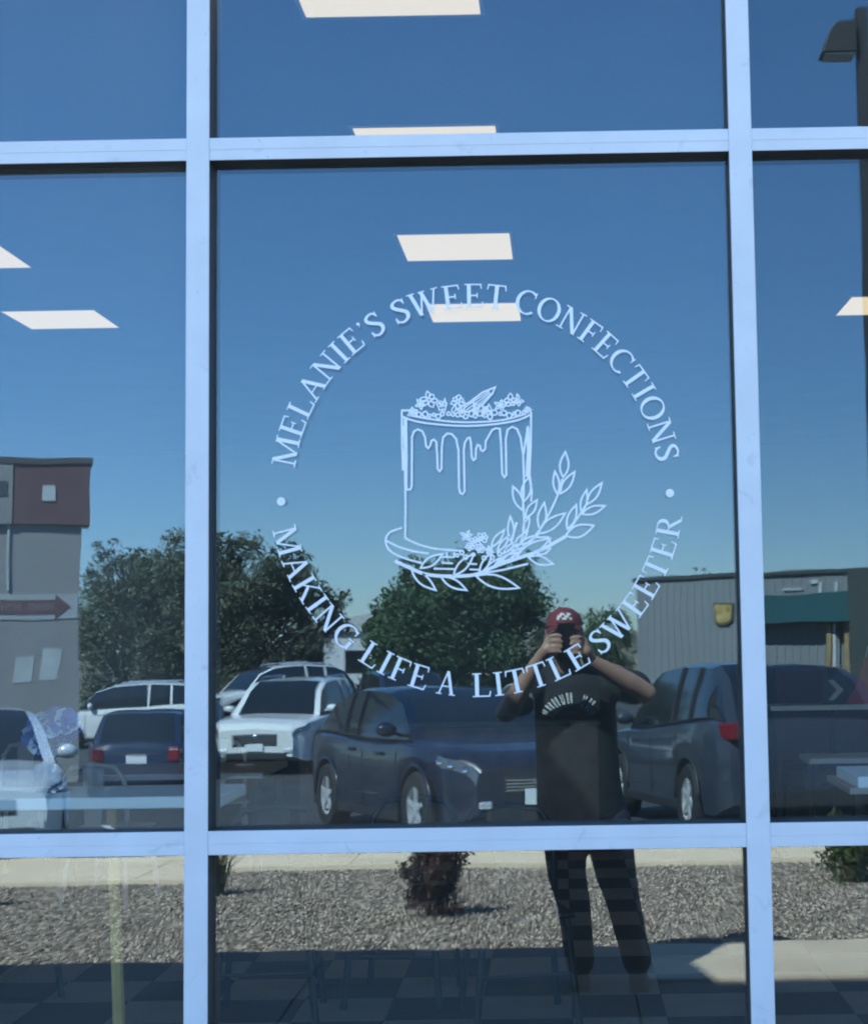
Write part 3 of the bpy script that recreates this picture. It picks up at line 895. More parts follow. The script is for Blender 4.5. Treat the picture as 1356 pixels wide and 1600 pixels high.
# ================================================================== CARS (they stand in the car park and show in the glass)
M_GLS = mat("car window glass", (0.012, 0.016, 0.02), 0.05, 0.0, spec=0.8)
M_TYRE = mat("tyre rubber", (0.018, 0.018, 0.019), 0.8)
M_RIM = mat("alloy wheel", (0.62, 0.63, 0.64), 0.3, 0.35)
M_RIMD = mat("dark alloy wheel", (0.25, 0.25, 0.27), 0.3, 0.9)
M_PLA = mat("black bumper plastic", (0.02, 0.02, 0.022), 0.6)
M_CHR = mat("chrome", (0.8, 0.8, 0.82), 0.12, 1.0)
M_HL = mat("headlight lens", (0.80, 0.82, 0.84), 0.12, 0.5)
M_HLD = mat("smoked headlight lens", (0.16, 0.18, 0.20), 0.08, 0.4)
M_TL = mat("red tail lamp", (0.17, 0.010, 0.016), 0.25, coat=0.3)
M_PLT = mat("number plate", (0.72, 0.74, 0.74), 0.5)
def lerp_tab(tab, x):
    if x <= tab[0][0]: return tab[0][1]
    for (a, va), (b, vb) in zip(tab, tab[1:]):
        if x <= b:
            t = (x - a) / (b - a); t = t * t * (3 - 2 * t) * 0.5 + t * 0.5
            return va + (vb - va) * t
    return tab[-1][1]
def make_car(name, spec, paint, label, loc_, heading, group="parked cars", rim=M_RIM, rails=False, pillar=None, plate=True):
    pillar = pillar or paint
    e = empty(name, loc_); tag(e, label, "car", group)
    slope = 0.0
    e.rotation_euler = (0, 0, math.atan2(heading[1], heading[0]))
    L, W, H, wr = spec['L'], spec['W'] / 2, spec['H'], spec['wr']
    xf, xr = spec['xf'], spec['xr']                       # axle positions
    top, hw = spec['top'], spec['hw']                     # shoulder height, half width factor along x
    z0 = spec.get('z0', 0.22)
    Ra = wr + 0.05
    N = 74
    st = [-L / 2 + L * i / (N - 1) for i in range(N)]
    prof_n = 8
    verts, faces = [], []
    for x in st:
        hb, w = lerp_tab(top, x), W * lerp_tab(hw, x)
        zb = z0 + 0.10 * max(0, (abs(x) - (L / 2 - 0.25)) / 0.25)
        za = zb
        for xa in (xf, xr):
            if abs(x - xa) < Ra:
                za = max(za, wr + math.sqrt(Ra * Ra - (x - xa) ** 2))
        za = min(za, hb - 0.14)
        mid = za + 0.42 * (hb - za)
        half = [(w * .72, za), (w * .975, za), (w, max(za + .02, mid)), (w * .995, hb - .14), (w * .97, hb - .05), (w * .88, hb), (w * .5, hb + .025), (0.0, hb + .035)]
        ring = [(x, y, z) for y, z in half] + [(x, -y, z) for y, z in half[-2::-1]]
        verts += ring
    m = 2 * prof_n - 1
    for i in range(N - 1):
        for j in range(m):
            faces.append((i * m + j, i * m + (j + 1) % m, (i + 1) * m + (j + 1) % m, (i + 1) * m + j))
    faces.append(tuple(range(m))); faces.append(tuple((N - 1) * m + j for j in range(m))[::-1])
    b = MB(); b.add(verts, faces)
    body = shade_auto(b.obj("body", paint, e), 35)
    MB().box((-L / 2 + .35, -W * .70, 0.2), (L / 2 - .35, W * .70, 0.5)).obj("underbody", M_PLA, e)
    def skin_patch(i0, i1, js, nm, mt, off=.006):
        """a lamp lens that follows the body skin between two stations"""
        o_ = None
        for s_ in (1, -1):
            idx = js if s_ > 0 else [14 - j for j in js]
            vv = []
            for i in range(i0, i1 + 1):
                for j in idx:
                    p = Vector(verts[i * m + j])
                    c_ = Vector((p.x * .9, 0, p.z - .12))
                    vv.append(p + (p - c_).normalized() * off)
            k = len(idx)
            ff = [(i * k + j, i * k + j + 1, (i + 1) * k + j + 1, (i + 1) * k + j) for i in range(i1 - i0) for j in range(k - 1)]
            o_ = MB().add(vv, ff).obj(nm, mt, e, smooth=True)
            if nm == "headlight":
                for q in range(3):
                    p = Vector(vv[(1 + q * 2) * k]).lerp(Vector(vv[(1 + q * 2) * k + k - 1]), .45)
                    MB().ell(p, (.040, .040, .034), 10, 6).obj("reflector", M_CHR, o_)
    skin_patch(N - 8, N - 1, [3, 4], "headlight", M_HLD)
    # cabin
    c0, c1, c2, c3 = spec['cab']                          # windscreen base, roof front, roof rear, rear glass base
    sts = [c3, (c3 * .5 + c2 * .5), c2] + [c2 + (c1 - c2) * k / 6 for k in range(1, 6)] + [c1, (c1 * .5 + c0 * .5), c0]
    rings = []
    for x in sts:
        hb = lerp_tab(top, x) - .01
        if x <= c2: t = (x - c3) / (c2 - c3)
        elif x >= c1: t = (c0 - x) / (c0 - c1)
        else: t = 1.0
        t = max(0.0, min(1.0, t))
        t = math.sin(t * math.pi / 2) ** 0.9 if t < 1 else 1
        arch = 0.035 * (1 - ((x - (c1 + c2) / 2) / ((c1 - c2) / 2 + .01)) ** 2) if c2 <= x <= c1 else 0
        hr = hb + (H - .06 - hb) * t + max(0, arch)
        w = W * lerp_tab(hw, x)
        wb, wt = w * .90, w * (.90 - .16 * t)
        rings.append([(x, wb, hb), (x, wb * .5 + wt * .5 + .01, hb * .5 + hr * .5), (x, wt, hr - .02 * t), (x, wt * .86, hr + .012 * t), (x, wt * .4, hr + .03 * t), (x, -wt * .4, hr + .03 * t), (x, -wt * .86, hr + .012 * t), (x, -wt, hr - .02 * t),
                      (x, -wb * .5 - wt * .5 - .01, hb * .5 + hr * .5), (x, -wb, hb)])
    def strip(i0, i1, j0, j1, nm, mt, off=0.0, ins=0.0, smooth=True):
        bb = MB()
        k = j1 - j0 + 1
        vv = []
        for i in range(i0, i1 + 1):
            for j in range(j0, j1 + 1):
                vv.append(rings[i][j])
        ff = [((i) * k + j, i * k + j + 1, (i + 1) * k + j + 1, (i + 1) * k + j) for i in range(i1 - i0) for j in range(k - 1)]
        bb.add(vv, ff)
        o = bb.obj(nm, mt, e, smooth=smooth, fix=False)
        return o
    n = len(rings) - 1
    strip(0, 2, 3, 6, "rear_window", M_GLS)
    strip(n - 2, n, 3, 6, "windscreen", M_GLS)
    ro = strip(2, n - 2, 2, 7, "roof", paint)
    strip(0, 2, 2, 3, "pillar", paint); strip(0, 2, 6, 7, "pillar", paint)
    strip(n - 2, n, 2, 3, "pillar", paint); strip(n - 2, n, 6, 7, "pillar", paint)
    nwin = spec.get('pillars', [2, 5])
    cuts = [0] + nwin + [n]
    for a, c in zip(cuts, cuts[1:]):
        strip(a, c, 0, 2, "side_window", M_GLS); strip(a, c, 7, 9, "side_window", M_GLS)
    for i in nwin + ([2] if spec.get('cpillar') else []):
        for s_, (ja, jb, jc) in ((1, (0, 1, 2)), (-1, (9, 8, 7))):
            p = [Vector(rings[i][j]) + Vector((0, s_ * .012, 0)) for j in (ja, jb, jc)]
            pw = .028
            bb = MB()
            for q0, q1 in zip(p, p[1:]):
                bb.obox((q0 + q1) / 2, (pw, 0, 0), (0, .012, 0), (q1 - q0) * .5)
            bb.obj("pillar", pillar, e)
    if spec.get('cpillar'):
        for s_, js in ((1, (0, 1, 2)), (-1, (9, 8, 7))):
            bb = MB()
            q = [Vector(rings[k][j]) + Vector((0, s_ * .008, 0)) for k in (0, 1) for j in js]
            bb.add(q, [(0, 1, 4, 3), (1, 2, 5, 4)])
            bb.obj("rear_quarter", paint, e, fix=False)
    for s_ in (1, -1):                                     # window line trim
        MB().tube([(x, s_ * W * lerp_tab(hw, x) * .905, lerp_tab(top, x) + .004) for x in sts], .010, 6).obj("window_trim", spec.get('trim', M_PLA), e)
    if rails:
        for s_ in (1, -1):
            pts = [(x, s_ * W * .66, H + .035) for x in (c2 + .15, (c1 + c2) / 2, c1 - .25)]
            MB().tube([(pts[0][0] - .05, pts[0][1], H - .02)] + pts + [(pts[-1][0] + .05, pts[-1][1], H - .02)], .016, 6).obj("roof_rail", spec.get('railm', M_CHR), e)
    # wheels
    for xa in (xf, xr):
        for s_ in (1, -1):
            wc = Vector((xa, s_ * (W - .105), wr))
            we = MB().lathe([(wr * .62, -.10), (wr * .93, -.105), (wr, -.07), (wr, .07), (wr * .93, .105), (wr * .62, .10)], wc, 28, 'y')
            wo = shade_auto(we.obj("wheel", M_TYRE, e), 50)
            rb = MB().lathe([(wr * .66, -.09), (wr * .67, .085), (wr * .60, .085), (wr * .57, .0), (wr * .57, -.09)], wc, 28, 'y')
            if s_ < 0:
                rb.v = [(x, 2 * wc.y - y, z) for x, y, z in rb.v]
            nsp = spec.get('spokes', 5)
            for q in range(nsp):
                a = 2 * math.pi * q / nsp + .3
                d = Vector((math.cos(a), 0, math.sin(a))); t_ = Vector((-math.sin(a), 0, math.cos(a)))
                cc = wc + Vector((0, s_ * .075, 0))
                for off in (0.0,):
                    rb.obox(cc + d * wr * .32 + t_ * off * 1.3, d * wr * .31, Vector((0, .012, 0)), t_ * .020)
            rb.lathe([(.0001, s_ * .09), (.06, s_ * .088), (.065, s_ * .06), (.0001, s_ * .06)], wc, 14, 'y')
            rb.obj("rim", rim, wo)
            MB().lathe([(.0001, 0), (wr * .6, 0), (wr * .6, .01), (.0001, .01)], wc, 18, 'y').obj("brake_disc", M_PLA, wo)
            # arch liner lip
            pts = [(xa + (Ra + .012) * math.cos(t), s_ * (W * .985), wr + (Ra + .012) * math.sin(t)) for t in [math.pi * (k / 14) for k in range(15)]]
            MB().tube(pts, .022, 6).obj("wheel_arch", M_PLA if spec.get('clad') else paint, e, smooth=True)
    # front
    hf = lerp_tab(top, L / 2 - .12)
    wf = W * lerp_tab(hw, L / 2 - .1)
    fx = L / 2
    gb = MB(); gz0, gz1 = z0 + .20, hf - .16
    gb.box((fx - .06, -wf * .55, gz0 + .08), (fx + .012, wf * .55, gz1)).obj("grille", M_PLA, e, bevel=.02)
    for k in range(4):
        z = gz0 + .12 + (gz1 - gz0 - .16) * k / 3
        MB().box((fx + .010, -wf * .52, z - .008), (fx + .022, wf * .52, z + .008)).obj("grille_bar", M_CHR, e)
    MB().box((fx - .05, -wf * .78, z0 + .04), (fx + .02, wf * .78, z0 + .17)).obj("lower_intake", M_PLA, e, bevel=.02)
    for s_ in (1, -1):
        MB().obox((fx - .03, s_ * wf * .80, z0 + .20), (.05, 0, 0), (0, wf * .09, 0), (0, 0, .035)).obj("fog_lamp", M_HL, e, bevel=.01)
    MB().box((fx + .0215, -.16, z0 + .19), (fx + .028, .16, z0 + .33)).obj("number_plate", M_PLT, e)
    MB().ell((fx + .018, 0, gz1 - .05), (.012, .06, .035), 12, 8).obj("badge", M_CHR, e)
    # rear
    hr_ = lerp_tab(top, -L / 2 + .1); wrr = W * lerp_tab(hw, -L / 2 + .1)
    rx = -L / 2
    for s_ in (1, -1):
        MB().obox((rx + .07, s_ * wrr * .84, hr_ - spec.get('tld', .19)), (.12, s_ * .03, 0), (-.03, s_ * wrr * .13, 0), (0, 0, spec.get('tlh', .09))).obj("tail_light", M_TL, e, bevel=.02)
    if plate: MB().box((rx - .014, -.17, hr_ - .33), (rx + .03, .17, hr_ - .19)).obj("number_plate", M_PLT, e)
    MB().box((rx - .02, -wrr * .82, z0 + .08), (rx + .08, wrr * .82, z0 + .26)).obj("bumper", M_PLA if spec.get('clad') else paint, e, bevel=.03)
    if plate: MB().box((rx - .008, -wrr * .5, hr_ - .17), (rx + .03, wrr * .5, hr_ - .145)).obj("trim_strip", M_CHR, e)
    # mirrors, handles, sill
    for s_ in (1, -1):
        xm = c0 - .32
        zm = lerp_tab(top, xm) + .10
        mm = MB().ell((xm, s_ * (W * .98 + .07), zm), (.07, .11, .075), 12, 8)
        mm.tube([(xm, s_ * W * .88, zm - .06), (xm, s_ * (W * .98 + .02), zm - .02)], .02, 6)
        mm.obj("mirror", paint, e, smooth=True)
        for xh in spec['handles']:
            MB().box((xh - .10, s_ * (W * 1.0) - .012, lerp_tab(top, xh) - .15), (xh + .10, s_ * (W * 1.0) + .022, lerp_tab(top, xh) - .115)).obj("door_handle", spec.get('hm', paint), e, bevel=.008)
        MB().box((xr + Ra + .04, s_ * W * .985 - .02, z0 - .01), (xf - Ra - .04, s_ * W * .985 + .02, z0 + .08)).obj("sill", M_PLA, e, bevel=.01)
        for xd in spec['doors']:
            zt = lerp_tab(top, xd)
            MB().box((xd - .004, s_ * W * .997 - .006, z0 + .12), (xd + .004, s_ * W * .997 + .004, zt - .12)).obj("door_gap", M_PLA, e)
    # sit on the sloping car park
    return e
def paintm(name, c, rough=.35, metal=.0):
    return mat(name, c, rough, metal, coat=.9 if c[0] > .3 else .65, spec=.5 if c[0] > .3 else .35)
SUV = dict(L=4.75, W=1.9, H=1.72, wr=.365, xf=1.42, xr=-1.38, z0=.26,
           top=[(-2.375, .96), (-2.30, 1.13), (-2.0, 1.17), (0.6, 1.06), (1.05, 1.05), (1.9, 1.0), (2.25, .93), (2.34, .88), (2.375, .82)],
           hw=[(-2.375, .84), (-2.2, .95), (-1.6, 1.0), (1.5, 1.0), (2.1, .93), (2.375, .74)],
           cab=(1.16, .26, -1.55, -2.24), pillars=[3, 5], handles=[-.35, .55], doors=[-.05, .95, -1.05], clad=True, tlh=.075, tld=.08, spokes=6)
SEDAN = dict(L=4.75, W=1.86, H=1.46, wr=.345, xf=1.42, xr=-1.40, z0=.20,
             top=[(-2.375, .80), (-2.25, .96), (-1.6, .98), (0.6, .90), (1.1, .91), (1.8, .80), (2.2, .70), (2.375, .56)],
             hw=[(-2.375, .80), (-2.1, .94), (-1.5, 1.0), (1.4, 1.0), (2.0, .92), (2.375, .70)],
             cab=(1.22, .22, -.75, -1.78), pillars=[3, 5], handles=[-.45, .50], doors=[-.1, .95], cpillar=False, spokes=10, trim=M_CHR)
HATCH = dict(L=4.3, W=1.8, H=1.50, wr=.33, xf=1.30, xr=-1.28, z0=.20,
             top=[(-2.15, .84), (-2.08, .98), (-1.6, 1.0), (0.6, .93), (1.05, .95), (1.7, .87), (2.0, .80), (2.11, .75), (2.15, .68)],
             hw=[(-2.15, .82), (-1.9, .95), (-1.4, 1.0), (1.3, 1.0), (1.85, .92), (2.15, .72)],
             cab=(1.12, .22, -1.45, -1.98), pillars=[3, 5], handles=[-.4, .50], doors=[-.05, .92], spokes=7, tlh=.12)
CROSS = dict(L=4.5, W=1.84, H=1.54, wr=.350, xf=1.40, xr=-1.36, z0=.22,
             top=[(-2.25, .88), (-2.15, 1.04), (-1.7, 1.06), (0.4, .98), (1.0, 1.0), (1.7, .93), (2.05, .87), (2.20, .80), (2.25, .74)],
             hw=[(-2.25, .82), (-2.0, .95), (-1.4, 1.0), (1.35, 1.0), (1.9, .92), (2.25, .68)],
             cab=(1.12, .10, -1.20, -2.05), pillars=[3, 5], handles=[-.45, .45], doors=[-.1, .90], spokes=5, trim=M_PLA, big=True)
P_NAVY = paintm("black blue pearl paint", (0.005, 0.011, 0.026), .3)
P_SLATE = paintm("slate grey paint", (0.034, 0.041, 0.056))
P_WHITE = paintm("white paint", (0.74, 0.74, 0.72))
P_SILV = paintm("pale silver paint", (0.60, 0.62, 0.63), .3, .2)
P_DNAVY = paintm("dark navy paint", (0.016, 0.024, 0.055))
def on_lot(x, y): return (x, y, lot_z(y))
def car(name, spec, paint, label, x, y, heading, **k):
    o = make_car(name, spec, paint, label, on_lot(x, y), heading, **k)
    # pitch with the slope of the car park (it falls 4.5 cm per metre towards -Y)
    if lot_z(y) > -.97:
        hn = Vector(heading).normalized()
        o.rotation_euler = (Matrix.Rotation(math.atan(0.0455), 3, 'X') @ Matrix.Rotation(math.atan2(heading[1], heading[0]), 3, 'Z')).to_euler()
    return o
h = Vector((.446, .894)); rt_ = Vector((.894, -.446))
# sedan: near wheels at (-1.32,-11.11) and (-2.57,-13.61)
mid = (Vector((-1.32, -11.15)) + Vector((-2.57, -13.62))) / 2 + rt_ * .80
car("crossover", CROSS, P_NAVY, "black-blue crossover nose-in behind the kerb, mirrored beside the photographer", mid.x, mid.y, h, pillar=M_PLA)
h2 = Vector((-.2, -.98)); 
mid2 = Vector((1.303, -11.71)) + h2 * 1.38 + Vector((.98, -.2)) * .84
car("sport_utility_vehicle", SUV, P_SLATE, "slate grey SUV with red tail lamp, mirrored on the photographer's other side", mid2.x, mid2.y, h2, rails=False, pillar=M_PLA, plate=False)
car("hatchback", HATCH, P_SILV, "pale silver hatchback cut by the picture's left edge", -6.3, -12.6, Vector((.40, .916)))
car("crossover", SUV, P_WHITE, "white crossover facing the glass behind the black-blue one", -5.35, -26.8, Vector((-.12, .99)), rails=True)
car("hatchback", HATCH, P_DNAVY, "dark navy hatchback seen from behind near the left mullion", -7.7, -25.0, Vector((-.15, -.99)))
car("sport_utility_vehicle", SUV, P_WHITE, "white SUV side-on under the trees in the left pane", -11.9, -38.0, Vector((-1, .16)), rails=True)
car("sport_utility_vehicle", SUV, P_WHITE, "white SUV far off, half behind the left mullion's cake side", -8.3, -40.0, Vector((-.8, .6)), rails=True)

car("sport_utility_vehicle", SUV, P_DNAVY, "dark SUV roof showing behind the black-blue crossover", -3.6, -31.5, Vector((.3, .95)), pillar=M_PLA)
# ================================================================== BUILDINGS ACROSS THE CAR PARK
M_TAN = mat("taupe stucco", (0.255, 0.245, 0.24), 0.9, var=.06, vscale=1.5, bump=.2, bscale=40)
M_RED = mat("dark red panel", (0.13, 0.062, 0.066), 0.6, var=.1, vscale=2)
M_OFFW = mat("off white sign panel", (0.5, 0.52, 0.52), 0.6)
e = empty("stucco_building", (-9.6, -26.71, lot_z(-26.71)), R(-19)); tag(e, "taupe stucco building with dark red parapet in the left pane", "building")
zz = -lot_z(-26.71) + .22
# local: x to the left is negative, wall face towards +Y
MB().box((-5, -1.6, 0), (0, 0, zz + 5.08)).obj("wall", M_TAN, e)
MB().box((-5.05, -.6, zz + 3.92), (-1.3, .12, zz + 5.20)).obj("cornice", M_TAN, e)
MB().box((-1.28, -.75, zz + 3.92), (.16, .10, zz + 5.12)).obj("red_panel", M_RED, e)
MB().box((-5.1, -.8, zz + 5.121), (.20, .14, zz + 5.24)).obj("coping", mat("dark coping", (.08, .07, .07), .6), e)
MB().box((-.75, .101, zz + 4.36), (-.50, .125, zz + 4.66)).obj("logo_plate", M_OFFW, e)
MB().box((-3.0, .121, zz + 4.45), (-1.4, .135, zz + 4.75)).obj("vent_slot", mat("dark slot", (.05, .06, .07), .7), e)
MB().box((-1.38, .02, zz + 2.6), (-1.34, .05, zz + 4.9)).obj("downpipe", M_OFFW, e)
# the arrow board and posters on the wall are things of their own
def on_wall(name, label, cat):
    o = empty(name, e.location, R(-19)); tag(o, label, cat); return o
ar = on_wall("arrow_sign", "dark red arrow board with pale lettering on the stucco wall", "sign")
za = zz + 2.28
MB().box((-4.9, .004, za - .25), (-.02, .02, za + .25)).obj("backboard", mat("grey backboard", (.36, .37, .37), .7), ar)
MB().prism([(-4.9, za - .14), (-.48, za - .14), (-.48, za - .25), (-.16, za), (-.48, za + .25), (-.48, za + .14), (-4.9, za + .14)], 'y', .0205, .032).obj("arrow", M_RED, ar)
x = -.52
lr = random.Random(5)
nchar = 0
while x > -2.6:
    w = lr.choice([.075, .09, .10])
    bb = MB()
    bb.box((x - w, .0325, za - .07), (x - w + .022, .036, za + .07)); bb.box((x - .022, .0325, za - .07), (x, .036, za + .07))
    if nchar % 2: bb.box((x - w + .0225, .0325, za + .045), (x - .0225, .036, za + .07))
    else: bb.box((x - w + .0225, .0325, za - .012), (x - .0225, .036, za + .012))
    bb.obj("letter", mat("sign letter", (.24, .16, .17), .7), ar)
    x -= w + .028; nchar += 1
    if nchar == 4: x -= .12
for (px0, px1, pz0, pz1, tilt, lab) in ((-1.25, -.85, .78, 1.28, .05, "smaller pale poster on the stucco wall"), (-.75, -.32, .80, 1.42, .07, "larger pale poster on the stucco wall, nearer its corner")):
    o = on_wall("poster", lab, "poster")
    MB().prism([(px0, zz + pz0), (px1 - tilt, zz + pz0), (px1, zz + pz1), (px0 + tilt, zz + pz1)], 'y', .004, .010).obj("sheet", mat("poster paper", (.42, .44, .44), .7, var=.12, vscale=4), o)

# metal-clad building on the right: the wall runs from (2.37,-41.7) to (7.5,-34.7)
M_CLAD = mat("grey ribbed cladding", (0.205, 0.22, 0.225), 0.65, 0.0, var=.06, vscale=.8)
pA, pB = Vector((2.30, -41.9)), Vector((9.5, -32.0))
d = (pB - pA).normalized(); ang = math.atan2(d.y, d.x)
gz = lot_z(-38)
e = empty("metal_building", (pA.x, pA.y, gz), ang); tag(e, "grey ribbed metal building with teal fascia band in the right pane", "building")
HB = 3.02 - gz
Lw = 24.0
# local +y... the camera side is on the local -? side: choose sign so that the face looks at the shop
sgn = 1 if Vector((-d.y, d.x)).dot(Vector((0, 1))) > 0 else -1
def bx(x0, x1, y0, y1, z0, z1): 
    return MB().box((x0, min(sgn * y0, sgn * y1), z0), (x1, max(sgn * y0, sgn * y1), z1))
bx(0, Lw, -8, 0, 0, HB).obj("wall", M_CLAD, e)
rib = bx(-.03, .03, .001, .018, .1, HB - .03).mesh("rib", M_CLAD)
for k in range(46):
    o = bpy.data.objects.new("rib", rib); COL.objects.link(o); o.parent = e; o.location = (.15 + k * .30, 0, 0)
bx(-.1, Lw, -8.1, .08, HB + .001, HB + .10).obj("coping", mat("dark flashing", (.06, .065, .06), .5), e)
bx(5.4, 9.3, .04, .55, HB - 1.25, HB - .52).obj("fascia_band", mat("teal awning", (.02, .085, .095), .6), e)
bx(9.305, Lw, .04, .9, 0, HB - .02).obj("bay_shade", mat("painted bay shade", (.05, .06, .055), .7), e)  # dark block stands in for the shade of a recessed bay
MP = mat("ochre and white post", (.30, .22, .10), .6, var=.35, vscale=6)
for k in range(2):
    bx(7.95 + k * .62, 8.12 + k * .62, .10, .28, 0, HB - 1.26).obj("post", MP, e)
    bx(8.15 + k * .62, 8.25 + k * .62, .10, .25, 0, HB - 1.26).obj("post", M_OFFW, e)
for (xa, xb, z_, h_) in ((6.2, 6.9, HB - .35, .05), (7.2, 7.45, HB - .2, .10), (7.5, 7.6, HB - .38, .3), (8.05, 8.15, HB - .42, .36)):
    bx(xa, xb, .036, .06, z_ - h_ / 2, z_ + h_ / 2).obj("fitting", M_OFFW, e)
o = empty("shield_sign", (pA.x, pA.y, gz), ang); tag(o, "small shield-shaped yellow sign on the ribbed metal wall", "sign")
sx0 = 3.80
zs = 1.98 - gz
pts = [(sx0 - .44, zs + .30), (sx0 + .44, zs + .30), (sx0 + .38, zs - .22), (sx0 + .17, zs - .32), (sx0 - .17, zs - .32), (sx0 - .38, zs - .22)]
MB().prism(pts, 'y', min(sgn * .04, sgn * .07), max(sgn * .04, sgn * .07)).obj("board", mat("olive sign edge", (.10, .095, .05), .6), o)
MB().prism([(sx0 + (a - sx0) * .8, zs + (b_ - zs) * .8) for a, b_ in pts], 'y', min(sgn * .071, sgn * .085), max(sgn * .071, sgn * .085)).obj("face", mat("yellow sign face", (.42, .30, .11), .6, var=.6, vscale=7), o)
# far pale warehouse glimpsed between the trees
e = empty("warehouse", (-10.5, -75, -1.6)); tag(e, "pale far warehouse glimpsed between the trees", "building")
MB().box((-4, -8, 0), (6, 0, 3.3)).obj("wall", mat("pale warehouse wall", (.5, .52, .54), .8, var=.05), e)
MB().prism([(-4.3, 3.3), (6.3, 3.3), (1, 4.3)], 'y', -8.2, .3).obj("roof", mat("warehouse roof", (.42, .43, .42), .7), e)
for k in range(4): MB().box((-3.2 + k * 2.4, .001, 1.2), (-1.9 + k * 2.4, .03, 2.3)).obj("window", M_GLS, e)

# ================================================================== LAMP POST
e = empty("lamp_post", (3.80, -14.71, lot_z(-14.71))); tag(e, "dark lamp post with box head at the right edge", "lamp post")
MB().box((-.25, -.25, 0), (.25, .25, .6)).obj("base", M_CONC2, e, bevel=.03)
MB().box((-.07, -.07, .6), (.07, .07, 9.75)).obj("pole", mat("bronze paint", (.03, .028, .027), .5), e)
hz = 9.28
hd = MB().prism([(-.50, hz - .10), (-.10, hz - .10), (-.10, hz + .28), (-.33, hz + .26), (-.42, hz + .14)], 'y', -.17, .17)
ho = hd.obj("lamp_head", MATS["bronze paint"], e, bevel=.01)
MB().box((-.46, -.14, hz - .125), (-.12, .14, hz - .101)).obj("lens", mat("lamp lens", (.45, .45, .43), .3), ho)
MB().box((-.101, -.05, hz + .03), (-.071, .05, hz + .16)).obj("arm", MATS["bronze paint"], e)

# ================================================================== TREES AND SHRUBS
M_BARK = mat("grey brown bark", (.10, .08, .06), .9, var=.25, vscale=10, bump=.4, bscale=20)
def leafm(name, c, c2):
    m = mat(name, c, .6, col2=c2, vscale=1.3)
    b = m.node_tree.nodes["Principled BSDF"]
    t = m.node_tree
    tl = t.nodes.new("ShaderNodeBsdfTranslucent"); mx = t.nodes.new("ShaderNodeMixShader")
    mx.inputs[0].default_value = 0.35
    t.links.new(b.inputs["Base Color"].links[0].from_socket, tl.inputs["Color"])
    t.links.new(b.outputs[0], mx.inputs[1]); t.links.new(tl.outputs[0], mx.inputs[2])
    t.links.new(mx.outputs[0], t.nodes["Material Output"].inputs[0])
    return m
def leaf_set(name, c):
    return [leafm(name + w_, tuple(x * a for x in c), tuple(x * b_ for x in c)) for w_, a, b_ in ((" dark", .45, .9), (" mid", .8, 1.4), (" light", 1.3, 2.1))]
M_LF1 = leaf_set("olive foliage", (.115, .130, .078))
M_LF2 = leaf_set("green foliage", (.088, .145, .066))
M_LF3 = leaf_set("purple barberry leaf", (.042, .024, .024))
M_LF4 = leaf_set("bright shrub leaf", (.060, .100, .030))
def leaf_cloud(centres, n, size, seed, flat=.6, weights=None):
    nr = np.random.RandomState(seed)
    C = np.array([c[:3] for c in centres]); Rr = np.array([c[3] for c in centres])
    w = Rr ** 2.2; w /= w.sum()
    k = nr.choice(len(C), n, p=w)
    dirs = nr.normal(0, 1, (n, 3)); dirs /= np.linalg.norm(dirs, axis=1)[:, None]
    rad = Rr[k] * (nr.beta(2.6, 1.6, n) * 1.1 + np.abs(nr.normal(0, .24, n)))
    P = C[k] + dirs * rad[:, None] * np.array([1, 1, .85])
    a = nr.normal(0, 1, (n, 3)); a /= np.linalg.norm(a, axis=1)[:, None]
    b = np.cross(a, nr.normal(0, 1, (n, 3))); b /= np.linalg.norm(b, axis=1)[:, None]
    s_ = size * nr.uniform(.5, 1.4, n)[:, None]
    V = np.stack([P - a * s_, P + b * s_ * .42, P + a * s_, P - b * s_ * .42], 1)
    me = bpy.data.meshes.new("crown")
    me.vertices.add(n * 4); me.vertices.foreach_set("co", V.ravel())
    me.loops.add(n * 4); me.loops.foreach_set("vertex_index", np.arange(n * 4))
    me.polygons.add(n); me.polygons.foreach_set("loop_start", np.arange(n) * 4)
    tone = nr.choice(3, len(C), p=[.45, .35, .2])
    for q in range(3): me.materials.append(None)
    me.polygons.foreach_set("material_index", np.where(nr.uniform(0, 1, n) < .8, tone[k], nr.choice(3, n)))
    me.update(); me.validate()
    return me
